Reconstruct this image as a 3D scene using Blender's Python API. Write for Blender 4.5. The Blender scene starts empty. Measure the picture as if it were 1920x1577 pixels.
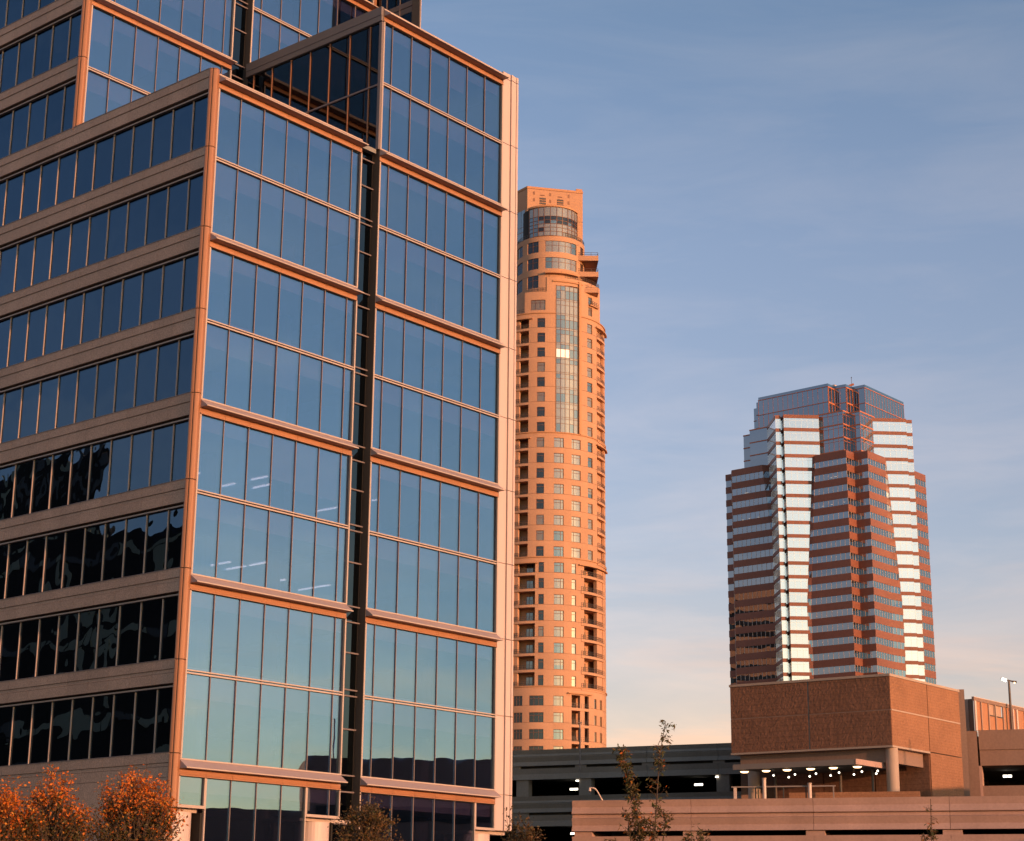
import bpy, bmesh, math, random
from math import sin, cos, pi, radians as R
random.seed(11)
S = bpy.context.scene
COL = S.collection
EYE = 1.7                                   # camera height above the ground

# ------------------------------------------------------------------ camera
cam = bpy.data.cameras.new('camera')
cam.sensor_width = 36.0; cam.sensor_fit = 'HORIZONTAL'
cam.lens = 64.377; cam.clip_start = 0.5; cam.clip_end = 6000
cob = bpy.data.objects.new('camera', cam); COL.objects.link(cob)
from mathutils import Matrix, Vector
pt, rl = R(15.756), R(0.548)
F = Vector((0, cos(pt), sin(pt))); Rt = Vector((1, 0, 0)); Up = Vector((0, -sin(pt), cos(pt)))
r2 = Rt * cos(rl) + Up * sin(rl); u2 = Up * cos(rl) - Rt * sin(rl)
cob.matrix_world = Matrix(((r2.x, u2.x, -F.x, 0), (r2.y, u2.y, -F.y, 0), (r2.z, u2.z, -F.z, EYE), (0, 0, 0, 1)))
S.camera = cob

# ------------------------------------------------------------------ light
SUN_AZ, SUN_EL = 132.0, 6.0
world = bpy.data.worlds.new('World'); S.world = world; world.use_nodes = True
def build_world():
    nt = world.node_tree; n = nt.nodes; L = nt.links
    bg = n['Background']
    sky = n.new('ShaderNodeTexSky'); sky.sky_type = 'NISHITA'; sky.sun_disc = False
    sky.sun_elevation = R(SUN_EL); sky.sun_rotation = R(SUN_AZ)
    sky.air_density = 1.0; sky.dust_density = 0.6; sky.ozone_density = 1.3
    tc = n.new('ShaderNodeTexCoord')
    sep = n.new('ShaderNodeSeparateXYZ'); L.new(tc.outputs['Generated'], sep.inputs[0])
    # evening tint: the low sky turns rosy, the high sky stays blue (same all the way round)
    ramp = n.new('ShaderNodeValToRGB'); L.new(sep.outputs[2], ramp.inputs[0])
    e = ramp.color_ramp.elements
    e[0].position = 0.0; e[0].color = (1.05, 0.68, 0.68, 1)
    e[1].position = 1.0; e[1].color = (1.0, 0.95, 1.0, 1)
    for p, c in ((0.10, (1.05, 0.715, 0.76, 1)), (0.20, (1.01, 0.80, 0.90, 1)), (0.36, (1.02, 0.87, 0.98, 1)), (0.5, (0.84, 0.82, 0.94, 1))):
        q = e.new(p); q.color = c
    mul = n.new('ShaderNodeMixRGB'); mul.blend_type = 'MULTIPLY'; mul.inputs[0].default_value = 1
    L.new(sky.outputs[0], mul.inputs[1]); L.new(ramp.outputs[0], mul.inputs[2])
    # the rosy belt lies opposite the sun and fades out towards it
    dt = n.new('ShaderNodeVectorMath'); dt.operation = 'DOT_PRODUCT'
    dt.inputs[1].default_value = (sin(R(SUN_AZ)), cos(R(SUN_AZ)), 0)
    L.new(tc.outputs['Generated'], dt.inputs[0])
    mrg = n.new('ShaderNodeMapRange'); mrg.interpolation_type = 'SMOOTHSTEP'
    mrg.inputs[1].default_value = -0.35; mrg.inputs[2].default_value = 0.75; mrg.inputs[3].default_value = 1.0; mrg.inputs[4].default_value = 0.0
    L.new(dt.outputs['Value'], mrg.inputs[0]); L.new(mrg.outputs[0], mul.inputs[0])
    # thin cirrus
    mp = n.new('ShaderNodeMapping'); mp.inputs['Scale'].default_value = (2.2, 2.2, 11.0); mp.inputs['Rotation'].default_value = (0.12, 0.2, 0.5)
    L.new(tc.outputs['Generated'], mp.inputs[0])
    nz = n.new('ShaderNodeTexNoise'); nz.inputs['Scale'].default_value = 2.4; nz.inputs['Detail'].default_value = 7; nz.inputs['Roughness'].default_value = 0.58; nz.inputs['Distortion'].default_value = 0.5
    L.new(mp.outputs[0], nz.inputs[0])
    cr = n.new('ShaderNodeValToRGB'); L.new(nz.outputs[0], cr.inputs[0])
    cr.color_ramp.elements[0].position = 0.40; cr.color_ramp.elements[0].color = (0, 0, 0, 1)
    cr.color_ramp.elements[1].position = 0.85; cr.color_ramp.elements[1].color = (0.6, 0.6, 0.6, 1)
    cl = n.new('ShaderNodeMixRGB'); cl.blend_type = 'MULTIPLY'; cl.inputs[2].default_value = (1.75, 1.36, 1.12, 1)
    L.new(cr.outputs[0], cl.inputs[0]); L.new(mul.outputs[0], cl.inputs[1])
    # low bank of peach cloud, broken into streaks
    mp2 = n.new('ShaderNodeMapping'); mp2.inputs['Scale'].default_value = (3.0, 3.0, 26.0); mp2.inputs['Location'].default_value = (0.7, 0.2, 0.0)
    L.new(tc.outputs['Generated'], mp2.inputs[0])
    nz2 = n.new('ShaderNodeTexNoise'); nz2.inputs['Scale'].default_value = 1.8; nz2.inputs['Detail'].default_value = 8; nz2.inputs['Roughness'].default_value = 0.6
    L.new(mp2.outputs[0], nz2.inputs[0])
    c2 = n.new('ShaderNodeValToRGB'); L.new(nz2.outputs[0], c2.inputs[0])
    c2.color_ramp.elements[0].position = 0.46; c2.color_ramp.elements[0].color = (0, 0, 0, 1)
    c2.color_ramp.elements[1].position = 0.70; c2.color_ramp.elements[1].color = (1, 1, 1, 1)
    bd = n.new('ShaderNodeValToRGB'); L.new(sep.outputs[2], bd.inputs[0])
    be = bd.color_ramp.elements; be[0].position = 0.04; be[0].color = (0, 0, 0, 1); be[1].position = 0.24; be[1].color = (0, 0, 0, 1)
    q = be.new(0.09); q.color = (0.75, 0.75, 0.75, 1); q = be.new(0.15); q.color = (0.4, 0.4, 0.4, 1)
    mk = n.new('ShaderNodeMath'); mk.operation = 'MULTIPLY'; L.new(c2.outputs[0], mk.inputs[0]); L.new(bd.outputs[0], mk.inputs[1])
    cl2 = n.new('ShaderNodeMixRGB'); cl2.blend_type = 'MULTIPLY'; cl2.inputs[2].default_value = (1.42, 1.06, 0.86, 1)
    L.new(mk.outputs[0], cl2.inputs[0]); L.new(cl.outputs[0], cl2.inputs[1])
    L.new(cl2.outputs[0], bg.inputs[0]); bg.inputs[1].default_value = 0.13
build_world()
sun = bpy.data.lights.new('sun', 'SUN'); sun.energy = 2.25; sun.angle = R(0.5); sun.color = (1.0, 0.47, 0.24)
so = bpy.data.objects.new('sun', sun); COL.objects.link(so)
sd = Vector((sin(R(SUN_AZ)) * cos(R(SUN_EL)), cos(R(SUN_AZ)) * cos(R(SUN_EL)), sin(R(SUN_EL))))
so.rotation_euler = sd.to_track_quat('Z', 'Y').to_euler(); so.location = (60, -60, 80)
S.view_settings.view_transform = 'Standard'; S.view_settings.look = 'None'
S.view_settings.exposure = 1.05; S.view_settings.gamma = 1.0; S.view_settings.use_curve_mapping = False
S.cycles.max_bounces = 8; S.cycles.transparent_max_bounces = 12; S.cycles.caustics_reflective = False

# ------------------------------------------------------------------ materials
def newmat(name):
    m = bpy.data.materials.new(name); m.use_nodes = True
    return m, m.node_tree.nodes, m.node_tree.links, m.node_tree.nodes['Principled BSDF']
def mat(name, col, rough=0.7, metal=0.0, var=0.12, scale=0.6, bump=0.0, bscale=8.0, fine=0.0, spec=0.4, streak=0.0, objvar=0.0, course=0.0):
    m, n, L, b = newmat(name)
    b.inputs['Roughness'].default_value = rough; b.inputs['Metallic'].default_value = metal
    b.inputs['Specular IOR Level'].default_value = spec
    geo = n.new('ShaderNodeNewGeometry')
    nz = n.new('ShaderNodeTexNoise'); nz.inputs['Scale'].default_value = scale; nz.inputs['Detail'].default_value = 6
    nz.inputs['Roughness'].default_value = 0.65
    if streak:
        mp = n.new('ShaderNodeMapping'); mp.inputs['Scale'].default_value = (1, 1, streak)
        L.new(geo.outputs['Position'], mp.inputs[0]); L.new(mp.outputs[0], nz.inputs[0])
    else: L.new(geo.outputs['Position'], nz.inputs[0])
    rp = n.new('ShaderNodeValToRGB'); L.new(nz.outputs[0], rp.inputs[0])
    lo = tuple(c * (1 - var) for c in col) + (1,); hi = tuple(min(1, c * (1 + var)) for c in col) + (1,)
    rp.color_ramp.elements[0].position = 0.3; rp.color_ramp.elements[0].color = lo
    rp.color_ramp.elements[1].position = 0.7; rp.color_ramp.elements[1].color = hi
    out = rp.outputs[0]
    if fine:
        n2 = n.new('ShaderNodeTexNoise'); n2.inputs['Scale'].default_value = bscale * 2; n2.inputs['Detail'].default_value = 3
        L.new(geo.outputs['Position'], n2.inputs[0])
        r2_ = n.new('ShaderNodeValToRGB'); L.new(n2.outputs[0], r2_.inputs[0])
        r2_.color_ramp.elements[0].position = 0.35; r2_.color_ramp.elements[0].color = (1 - fine,) * 3 + (1,)
        r2_.color_ramp.elements[1].position = 0.65; r2_.color_ramp.elements[1].color = (1 + fine,) * 3 + (1,)
        mx = n.new('ShaderNodeMixRGB'); mx.blend_type = 'MULTIPLY'; mx.inputs[0].default_value = 1
        L.new(out, mx.inputs[1]); L.new(r2_.outputs[0], mx.inputs[2]); out = mx.outputs[0]
    if objvar:
        oi = n.new('ShaderNodeObjectInfo'); ov = n.new('ShaderNodeMapRange')
        ov.inputs[3].default_value = 1 - objvar; ov.inputs[4].default_value = 1 + objvar
        L.new(oi.outputs['Random'], ov.inputs[0])
        m3 = n.new('ShaderNodeVectorMath'); m3.operation = 'SCALE'; L.new(out, m3.inputs[0]); L.new(ov.outputs[0], m3.inputs['Scale']); out = m3.outputs[0]
    if course:                                      # thin mortar lines between block courses
        sp = n.new('ShaderNodeSeparateXYZ'); L.new(geo.outputs['Position'], sp.inputs[0])
        dv = n.new('ShaderNodeMath'); dv.operation = 'DIVIDE'; dv.inputs[1].default_value = course; L.new(sp.outputs[2], dv.inputs[0])
        fr = n.new('ShaderNodeMath'); fr.operation = 'FRACT'; L.new(dv.outputs[0], fr.inputs[0])
        lt = n.new('ShaderNodeMath'); lt.operation = 'LESS_THAN'; lt.inputs[1].default_value = 0.14; L.new(fr.outputs[0], lt.inputs[0])
        m4 = n.new('ShaderNodeMixRGB'); m4.blend_type = 'MULTIPLY'; m4.inputs[2].default_value = (0.84, 0.82, 0.80, 1)
        L.new(lt.outputs[0], m4.inputs[0]); L.new(out, m4.inputs[1]); out = m4.outputs[0]
    L.new(out, b.inputs['Base Color'])
    if bump:
        n3 = n.new('ShaderNodeTexNoise'); n3.inputs['Scale'].default_value = bscale; n3.inputs['Detail'].default_value = 5
        L.new(geo.outputs['Position'], n3.inputs[0])
        bp = n.new('ShaderNodeBump'); bp.inputs['Strength'].default_value = bump; bp.inputs['Distance'].default_value = 0.1
        L.new(n3.outputs[0], bp.inputs['Height']); L.new(bp.outputs[0], b.inputs['Normal'])
    return m
def glass(name, refl=0.2, tint=(0.8, 0.9, 1.0), trans=(0.30, 0.36, 0.44), wav=0.0, wscale=0.35, solid=None, edge=0.35):
    """coated facade glass: mirror part (more at grazing view) over a tinted see-through or dark body"""
    m, n, L, b = newmat(name); n.remove(b); out = n['Material Output']
    gl = n.new('ShaderNodeBsdfGlossy'); gl.inputs['Roughness'].default_value = 0.0; gl.inputs[0].default_value = tint + (1,)
    if solid:
        bd = n.new('ShaderNodeBsdfDiffuse'); bd.inputs[0].default_value = solid + (1,)
    else:
        bd = n.new('ShaderNodeBsdfTransparent'); bd.inputs[0].default_value = trans + (1,)
    lw = n.new('ShaderNodeLayerWeight'); lw.inputs[0].default_value = 0.35
    mr = n.new('ShaderNodeMapRange'); mr.inputs[1].default_value = 0; mr.inputs[2].default_value = 1
    mr.inputs[3].default_value = refl; mr.inputs[4].default_value = min(1, refl + edge)
    L.new(lw.outputs['Fresnel'], mr.inputs[0])
    oi = n.new('ShaderNodeObjectInfo'); pv = n.new('ShaderNodeMapRange'); pv.inputs[3].default_value = 0.93; pv.inputs[4].default_value = 1.07
    L.new(oi.outputs['Random'], pv.inputs[0])
    pm = n.new('ShaderNodeMath'); pm.operation = 'MULTIPLY'; pm.use_clamp = True; L.new(mr.outputs[0], pm.inputs[0]); L.new(pv.outputs[0], pm.inputs[1])
    mx = n.new('ShaderNodeMixShader'); L.new(pm.outputs[0], mx.inputs[0]); L.new(bd.outputs[0], mx.inputs[1]); L.new(gl.outputs[0], mx.inputs[2])
    if wav:
        geo = n.new('ShaderNodeNewGeometry')
        nz = n.new('ShaderNodeTexNoise'); nz.inputs['Scale'].default_value = wscale; nz.inputs['Detail'].default_value = 1.5
        L.new(geo.outputs['Position'], nz.inputs[0])
        bp = n.new('ShaderNodeBump'); bp.inputs['Strength'].default_value = 1.0; bp.inputs['Distance'].default_value = wav
        L.new(nz.outputs[0], bp.inputs['Height']); L.new(bp.outputs[0], gl.inputs['Normal'])
    L.new(mx.outputs[0], out.inputs[0])
    return m
def lamp_mat(name, col, strength):
    m, n, L, b = newmat(name)
    b.inputs['Emission Color'].default_value = col + (1,); b.inputs['Emission Strength'].default_value = strength
    b.inputs['Base Color'].default_value = (0.8, 0.8, 0.8, 1)
    return m
def leaf_mat(name, cols):
    m, n, L, b = newmat(name)
    geo = n.new('ShaderNodeNewGeometry'); rp = n.new('ShaderNodeValToRGB'); rp.color_ramp.interpolation = 'LINEAR'
    L.new(geo.outputs['Random Per Island'], rp.inputs[0])
    el = rp.color_ramp.elements
    el[0].position = 0; el[0].color = cols[0] + (1,); el[1].position = 1; el[1].color = cols[-1] + (1,)
    for i, c in enumerate(cols[1:-1]): q = el.new((i + 1) / (len(cols) - 1)); q.color = c + (1,)
    L.new(rp.outputs[0], b.inputs['Base Color']); b.inputs['Roughness'].default_value = 0.6
    out = n['Material Output']
    tr = n.new('ShaderNodeBsdfTranslucent'); L.new(rp.outputs[0], tr.inputs[0])
    mx = n.new('ShaderNodeMixShader'); mx.inputs[0].default_value = 0.35
    L.new(b.outputs[0], mx.inputs[1]); L.new(tr.outputs[0], mx.inputs[2]); L.new(mx.outputs[0], out.inputs[0])
    return m
M = {}
M['granite'] = mat('granite', (0.43, 0.275, 0.205), 0.65, objvar=0.05, var=0.10, scale=0.5, bump=0.06, bscale=9, fine=0.22)
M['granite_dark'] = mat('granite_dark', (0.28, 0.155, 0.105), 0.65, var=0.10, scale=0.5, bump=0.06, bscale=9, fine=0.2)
M['white_paint'] = mat('white_metal_panel', (0.54, 0.42, 0.395), 0.45, objvar=0.02, var=0.05, scale=0.3, streak=0.08)
M['corner_metal'] = mat('bronze_corner_metal', (0.34, 0.155, 0.085), 0.42, metal=0.2, var=0.06, scale=0.4, streak=0.08)
M['spandrel'] = mat('spandrel_metal', (0.42, 0.195, 0.11), 0.42, objvar=0.05, metal=0.25, var=0.06, scale=0.5)
M['fin'] = mat('fin_metal', (0.36, 0.27, 0.27), 0.5, var=0.05, scale=0.4)
M['fin_dark'] = mat('mauve_metal', (0.17, 0.135, 0.14), 0.5, var=0.05)
M['frame'] = mat('frame_metal', (0.45, 0.35, 0.31), 0.4, var=0.05, scale=0.5)
M['mullion'] = mat('mullion_metal', (0.21, 0.155, 0.15), 0.45, var=0.05, scale=0.5)
M['grey_metal'] = mat('grey_panel_metal', (0.185, 0.15, 0.145), 0.5, var=0.06, scale=0.4)
M['brown_metal'] = mat('brown_panel_metal', (0.10, 0.075, 0.065), 0.5, var=0.06, scale=0.4)
M['dark'] = mat('dark_gap', (0.015, 0.013, 0.012), 0.8, var=0.05)
M['ceiling'] = mat('office_ceiling', (0.78, 0.72, 0.76), 0.9, var=0.03)
M['core'] = mat('office_core_wall', (0.16, 0.15, 0.16), 0.9, var=0.2, scale=0.25)
M['roof'] = mat('roof_membrane', (0.22, 0.21, 0.20), 0.9)
M['blind'] = mat('roller_blind', (0.80, 0.70, 0.72), 0.9, var=0.03)
M['glassR'] = glass('vision_glass', 0.27, (0.62, 0.82, 1.0), (0.55, 0.52, 0.62), wav=0.008, wscale=0.3)
M['glassL'] = glass('ribbon_glass', 0.105, (0.45, 0.72, 1.0), (0.10, 0.12, 0.16), wav=0.028, wscale=0.45, edge=0.3)
M['glassS'] = glass('dark_slot_glass', 0.07, (0.8, 0.9, 1.0), (0.05, 0.06, 0.07), edge=0.2)
M['strip'] = lamp_mat('light_strip', (1.0, 0.86, 0.64), 1.3)

# ------------------------------------------------------------------ mesh helpers
class MB:
    """collects faces; build() links them as one mesh object"""
    def __init__(s, dz=0.0): s.v = []; s.f = []; s.m = []; s.dz = dz
    def quad(s, pts, mi=0):
        i = len(s.v); s.v += [(p[0], p[1], p[2] + s.dz) for p in pts]; s.f.append(tuple(range(i, i + len(pts)))); s.m.append(mi); return s
    def box(s, x0, x1, y0, y1, z0, z1, mi=0):
        if x1 < x0: x0, x1 = x1, x0
        if y1 < y0: y0, y1 = y1, y0
        if z1 < z0: z0, z1 = z1, z0
        i = len(s.v); z0 += s.dz; z1 += s.dz
        s.v += [(x0, y0, z0), (x1, y0, z0), (x1, y1, z0), (x0, y1, z0), (x0, y0, z1), (x1, y0, z1), (x1, y1, z1), (x0, y1, z1)]
        for f in ((0, 3, 2, 1), (4, 5, 6, 7), (0, 1, 5, 4), (1, 2, 6, 5), (2, 3, 7, 6), (3, 0, 4, 7)):
            s.f.append(tuple(i + k for k in f)); s.m.append(mi)
        return s
    def prism(s, poly, z0, z1, mi=0, top=None, caps=True):
        """poly: ccw (x, y); top: other polygon for the upper end"""
        top = top or poly; n = len(poly); i = len(s.v)
        s.v += [(x, y, z0 + s.dz) for x, y in poly] + [(x, y, z1 + s.dz) for x, y in top]
        for k in range(n):
            k2 = (k + 1) % n; s.f.append((i + k, i + k2, i + n + k2, i + n + k)); s.m.append(mi)
        if caps:
            s.f.append(tuple(i + k for k in reversed(range(n)))); s.m.append(mi)
            s.f.append(tuple(i + n + k for k in range(n))); s.m.append(mi)
        return s
    def sweep(s, prof, x0, x1, mi=0):
        """profile of (y, z) swept along x"""
        n = len(prof); i = len(s.v)
        s.v += [(x0, y, z + s.dz) for y, z in prof] + [(x1, y, z + s.dz) for y, z in prof]
        for k in range(n):
            k2 = (k + 1) % n; s.f.append((i + k, i + n + k, i + n + k2, i + k2)); s.m.append(mi)
        s.f.append(tuple(i + k for k in range(n))); s.m.append(mi)
        s.f.append(tuple(i + n + k for k in reversed(range(n)))); s.m.append(mi)
        return s
    def cyl(s, x, y, z0, z1, r0, r1=None, n=16, mi=0):
        r1 = r0 if r1 is None else r1
        return s.prism([(x + r0 * cos(2 * pi * k / n), y + r0 * sin(2 * pi * k / n)) for k in range(n)], z0, z1, mi,
                       [(x + r1 * cos(2 * pi * k / n), y + r1 * sin(2 * pi * k / n)) for k in range(n)])
    def tube(s, pts, rad, n=6, mi=0):
        """tapered tube along points; rad: one radius per point"""
        pts = [Vector(p) for p in pts]
        if not hasattr(rad, '__len__'): rad = [rad] * len(pts)
        base = len(s.v)
        for k, p in enumerate(pts):
            d = (pts[min(k + 1, len(pts) - 1)] - pts[max(k - 1, 0)]).normalized()
            a = d.orthogonal().normalized() if abs(d.z) > 0.9 else d.cross(Vector((0, 0, 1))).normalized()
            b = d.cross(a)
            for j in range(n):
                q = p + (a * cos(2 * pi * j / n) + b * sin(2 * pi * j / n)) * rad[k]
                s.v.append((q.x, q.y, q.z + s.dz))
        for k in range(len(pts) - 1):
            for j in range(n):
                j2 = (j + 1) % n
                s.f.append((base + k * n + j, base + k * n + j2, base + (k + 1) * n + j2, base + (k + 1) * n + j)); s.m.append(mi)
        s.f.append(tuple(base + j for j in reversed(range(n)))); s.m.append(mi)
        s.f.append(tuple(base + (len(pts) - 1) * n + j for j in range(n))); s.m.append(mi)
        return s
    def arc(s, c, r0, r1, a0, a1, z0, z1, mi=0, step=3.0):
        """thick piece of a cylinder wall; angles in degrees from -Y, positive towards +X"""
        n = max(1, int(math.ceil(abs(a1 - a0) / step)))
        i = len(s.v)
        for k in range(n + 1):
            a = R(a0 + (a1 - a0) * k / n); sx, sy = sin(a), -cos(a)
            for r, z in ((r0, z0), (r1, z0), (r1, z1), (r0, z1)): s.v.append((c[0] + r * sx, c[1] + r * sy, z + s.dz))
        for k in range(n):
            p = i + 4 * k; q = p + 4
            for j in range(4):
                j2 = (j + 1) % 4; s.f.append((p + j, q + j, q + j2, p + j2)); s.m.append(mi)
        s.f.append((i, i + 1, i + 2, i + 3)); s.m.append(mi)
        p = i + 4 * n; s.f.append((p + 3, p + 2, p + 1, p)); s.m.append(mi)
        return s
    def mesh(s, name, mats, smooth=False, fix=True):
        me = bpy.data.meshes.new(name); me.from_pydata(s.v, [], s.f)
        for m in (mats if isinstance(mats, (list, tuple)) else [mats]): me.materials.append(m)
        me.polygons.foreach_set('material_index', s.m)
        if smooth: me.polygons.foreach_set('use_smooth', [True] * len(s.f))
        if fix:
            bm = bmesh.new(); bm.from_mesh(me); bmesh.ops.recalc_face_normals(bm, faces=bm.faces); bm.to_mesh(me); bm.free()
        me.update(); return me
    def build(s, name, mats, parent=None, smooth=False, fix=True, stuff=False):
        return link(name, s.mesh(name, mats, smooth, fix), parent, stuff=stuff)
def link(name, me, parent=None, loc=(0, 0, 0), rotz=0.0, stuff=False):
    o = bpy.data.objects.new(name, me); COL.objects.link(o); o.location = loc; o.rotation_euler = (0, 0, rotz)
    if parent: o.parent = parent
    if stuff: o['kind'] = 'stuff'
    return o
def thing(name, label, cat, loc=(0, 0, 0), rotz=0.0, group=None):
    o = bpy.data.objects.new(name, None); COL.objects.link(o); o.location = loc; o.rotation_euler = (0, 0, rotz)
    o.empty_display_size = 0.5; return tag(o, label, cat, group)
def tag(o, label, cat, group=None):
    o['label'] = label; o['category'] = cat
    if group: o['group'] = group
    return o
def copy_tree(o, parent=None):
    c = o.copy(); COL.objects.link(c)
    if parent: c.parent = parent
    for ch in list(o.children): copy_tree(ch, c)
    return c
_cache = {}
def cached(key, fn):
    if key not in _cache: _cache[key] = fn()
    return _cache[key]

GRID = R(49.7555)                       # the street grid: local x runs to the right and away, local y to the left and away
# ------------------------------------------------------------------ ground
g = MB().quad([(-2500, -1500, 0), (2500, -1500, 0), (2500, 3500, 0), (-2500, 3500, 0)])
gr = g.build('ground', mat('asphalt_ground', (0.055, 0.055, 0.055), 0.9, var=0.25, scale=0.15)); gr['kind'] = 'structure'

# ================================================================== glass office building on the left
def office():
    T = thing('office_building', 'stepped blue glass office block with granite bands and bronze fins, filling the left', 'building', (-14.7368, 83.0138, 0), GRID)
    Z4, P = 7.589, 8.4
    b = lambda k: Z4 + (4 - k) * P
    D = EYE
    UA, UB, UE, UP = 10.1, 11.45, 21.65, 22.95
    VC = 11.1
    mod = 1.57
    ua = [mod * i for i in range(7)] + [UA]
    ub = [UB, 12.23] + [12.23 + mod * i for i in range(1, 6)] + [UE]
    rnd = random.Random(5)
    def pane(w, h, name, m, u, v, z, face='R'):
        me = cached(('pane', round(w, 2), round(h, 2), m), lambda: MB().box(0, w, 0, 0.03, 0, h).mesh('window_pane', M[m]))
        o = link(name, me, T, (u, v, z + D))
        if face == 'L': o.rotation_euler = (0, 0, -pi / 2)      # faces local -x, runs towards +y reversed
        return o
    bars = {'R': MB(D), 'L': MB(D), 'S': MB(D)}
    frames = MB(D); slotbars = MB(D)
    # ---- right-hand faces: a stack of two-storey bays between fins
    def bay(us, v, zt, zb, name='window_pane', sill=True):
        tr = zb + 3.84
        for i in range(len(us) - 1):
            w = us[i + 1] - us[i]
            for z0, z1 in ((zb, tr), (tr, zt)):
                if z1 - z0 < 0.3: continue
                o = pane(w - 0.03, z1 - z0 - 0.02, name, 'glassR', us[i] + 0.015, v + 0.06, z0 + 0.01)
                o.rotation_euler = (R(rnd.uniform(-0.12, 0.12)), 0, R(rnd.uniform(-0.25, 0.25)))
        for u in us[1:-1]: bars['R'].box(u - 0.02, u + 0.02, v + 0.01, v + 0.055, zb, zt)
        for u, sgn in ((us[0], 1), (us[-1], -1)): frames.box(u, u + sgn * 0.09, v - 0.07, v + 0.055, zb, zt)
        if zt - tr > 0.3:
            frames.box(us[0] + 0.09, us[-1] - 0.09, v - 0.045, v + 0.05, tr - 0.04, tr + 0.03)
            frames.box(us[0] + 0.09, us[-1] - 0.09, v - 0.045, v + 0.05, tr + 0.09, tr + 0.15)
    def fin(us, v, z, x1=None):
        """sloped sunshade with its spandrel panels; z = sill of the glass above"""
        u0, u1 = us[0], us[-1]
        f = MB(D).sweep([(v - 0.03, z - 0.07), (v - 0.52, z - 0.41), (v - 0.52, z - 0.455), (v - 0.03, z - 0.455)], u0, u1)
        f.build('sunshade_fin', M['fin'], T)
        MB(D).box(u0, u1, v - 0.535, v - 0.522, z - 0.46, z - 0.405).build('fin_edge', M['frame'], T)
        MB(D).sweep([(v + 0.05, z), (v - 0.06, z), (v - 0.06, z - 0.068), (v + 0.05, z - 0.068)], u0, u1).build('sill', M['frame'], T)
        for i in range(len(us) - 1):
            w = us[i + 1] - us[i]
            me = cached(('sp', round(w, 2)), lambda: MB().sweep([(0.05, -0.457), (-0.03, -0.457), (-0.05, -0.60), (-0.03, -0.70), (-0.085, -0.73), (-0.085, -0.775), (0.05, -0.775)], 0.006, w - 0.006).mesh('spandrel_panel', M['spandrel']))
            link('spandrel_panel', me, T, (us[i], v, z + D))
        MB(D).box(u0, u1, v + 0.0, v + 0.05, z - 0.80, z - 0.777).build('head_gap', M['dark'], T)
    for k in range(0, 5): fin(ua, 0, b(k))
    for k in range(0, 4): bay(ua, 0, b(k) - 0.80, b(k + 1))
    for k in range(-1, 5): fin(ub, 0, b(k))
    for k in range(-1, 4): bay(ub, 0, b(k) - 0.80, b(k + 1))
    for us in (ua, ub):
        for k in (-1, -2): fin(us, VC, b(k))
        for k in (-3, -2, -1): bay(us, VC, b(k) - 0.80, b(k + 1))
    # ---- entrance storey
    zt = b(4) - 0.80; zs = 5.56
    def low(us, i0, i1, z0):
        for i in range(i0, i1):
            pane(us[i + 1] - us[i] - 0.03, zt - z0 - 0.02, 'window_pane', 'glassR', us[i] + 0.015, 0.06, z0 + 0.01)
            if i > i0: bars['R'].box(us[i] - 0.02, us[i] + 0.02, 0.01, 0.055, z0, zt)
        frames.box(us[i0], us[i0] + 0.07, -0.05, 0.055, z0, zt); frames.box(us[i1] - 0.07, us[i1], -0.05, 0.055, z0, zt)
        if z0 > 0: frames.box(us[i0], us[i1], -0.06, 0.10, z0 - 0.13, z0)
    low(ua, 0, 1, zs); low(ua, 1, 5, -1.6); low(ua, 5, 7, zs)
    low(ub, 0, 6, -1.6); low(ub, 6, 7, zs)
    MB(D).box(0.0, 1.5, 0.4, 3.0, zs - 0.3, zs - 0.135).box(7.9, 11.4, 0.4, 3.0, zs - 0.3, zs - 0.135).box(20.1, 23.0, 0.4, 3.0, zs - 0.3, zs - 0.135).build('portico_soffit', M['frame'], T)
    MB(D).box(0.2, 1.6, 2.2, 2.4, -1.7, zs - 0.31).box(7.9, 11.4, 2.2, 2.4, -1.7, zs - 0.31).box(20.1, 23.0, 2.2, 2.4, -1.7, zs - 0.31).box(1.45, 1.57, 0.08, 2.2, -1.7, zs - 0.31).build('recess_wall', M['dark'], T)
    for u in (0.6, 9.25, 21.15):
        MB(D).cyl(u, 0.95, -1.7, zs - 0.31, 0.82, n=32).build('column', M['white_paint'], T, smooth=False)
    # ---- slots between the stacks
    def slot(v, ks, zlow):
        MB(D).box(UA - 0.05, UB, v + 0.46, v + 0.60, zlow, b(ks[0])).build('slot_back_wall', M['dark'], T)
        for k in ks:
            z = b(k)
            lv = [z, z - 0.80, z - 2.35, z - 4.20, z - 4.50, z - 6.15, z - P]
            for i in range(6):
                if lv[i + 1] < zlow: continue
                pane(UB - UA - 0.14, lv[i] - lv[i + 1] - 0.1, 'slot_pane', 'glassS', UA + 0.05, v + 0.42, lv[i + 1] + 0.05)
                slotbars.box(UA, UB - 0.02, v + 0.34, v + 0.41, lv[i] - 0.035, lv[i] + 0.035)
    slot(0, (0, 1, 2, 3, 4), 0); slot(VC, (-3, -2, -1), b(0))
    MB(D).box(UB - 0.02, UB, -0.05, 0.46, 0, b(-1)).build('slot_jamb', M['brown_metal'], T)
    MB(D).box(UB - 0.02, UB, VC - 0.05, VC + 0.46, b(0) + 0.3, b(-3)).build('slot_jamb', M['brown_metal'], T)
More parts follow.
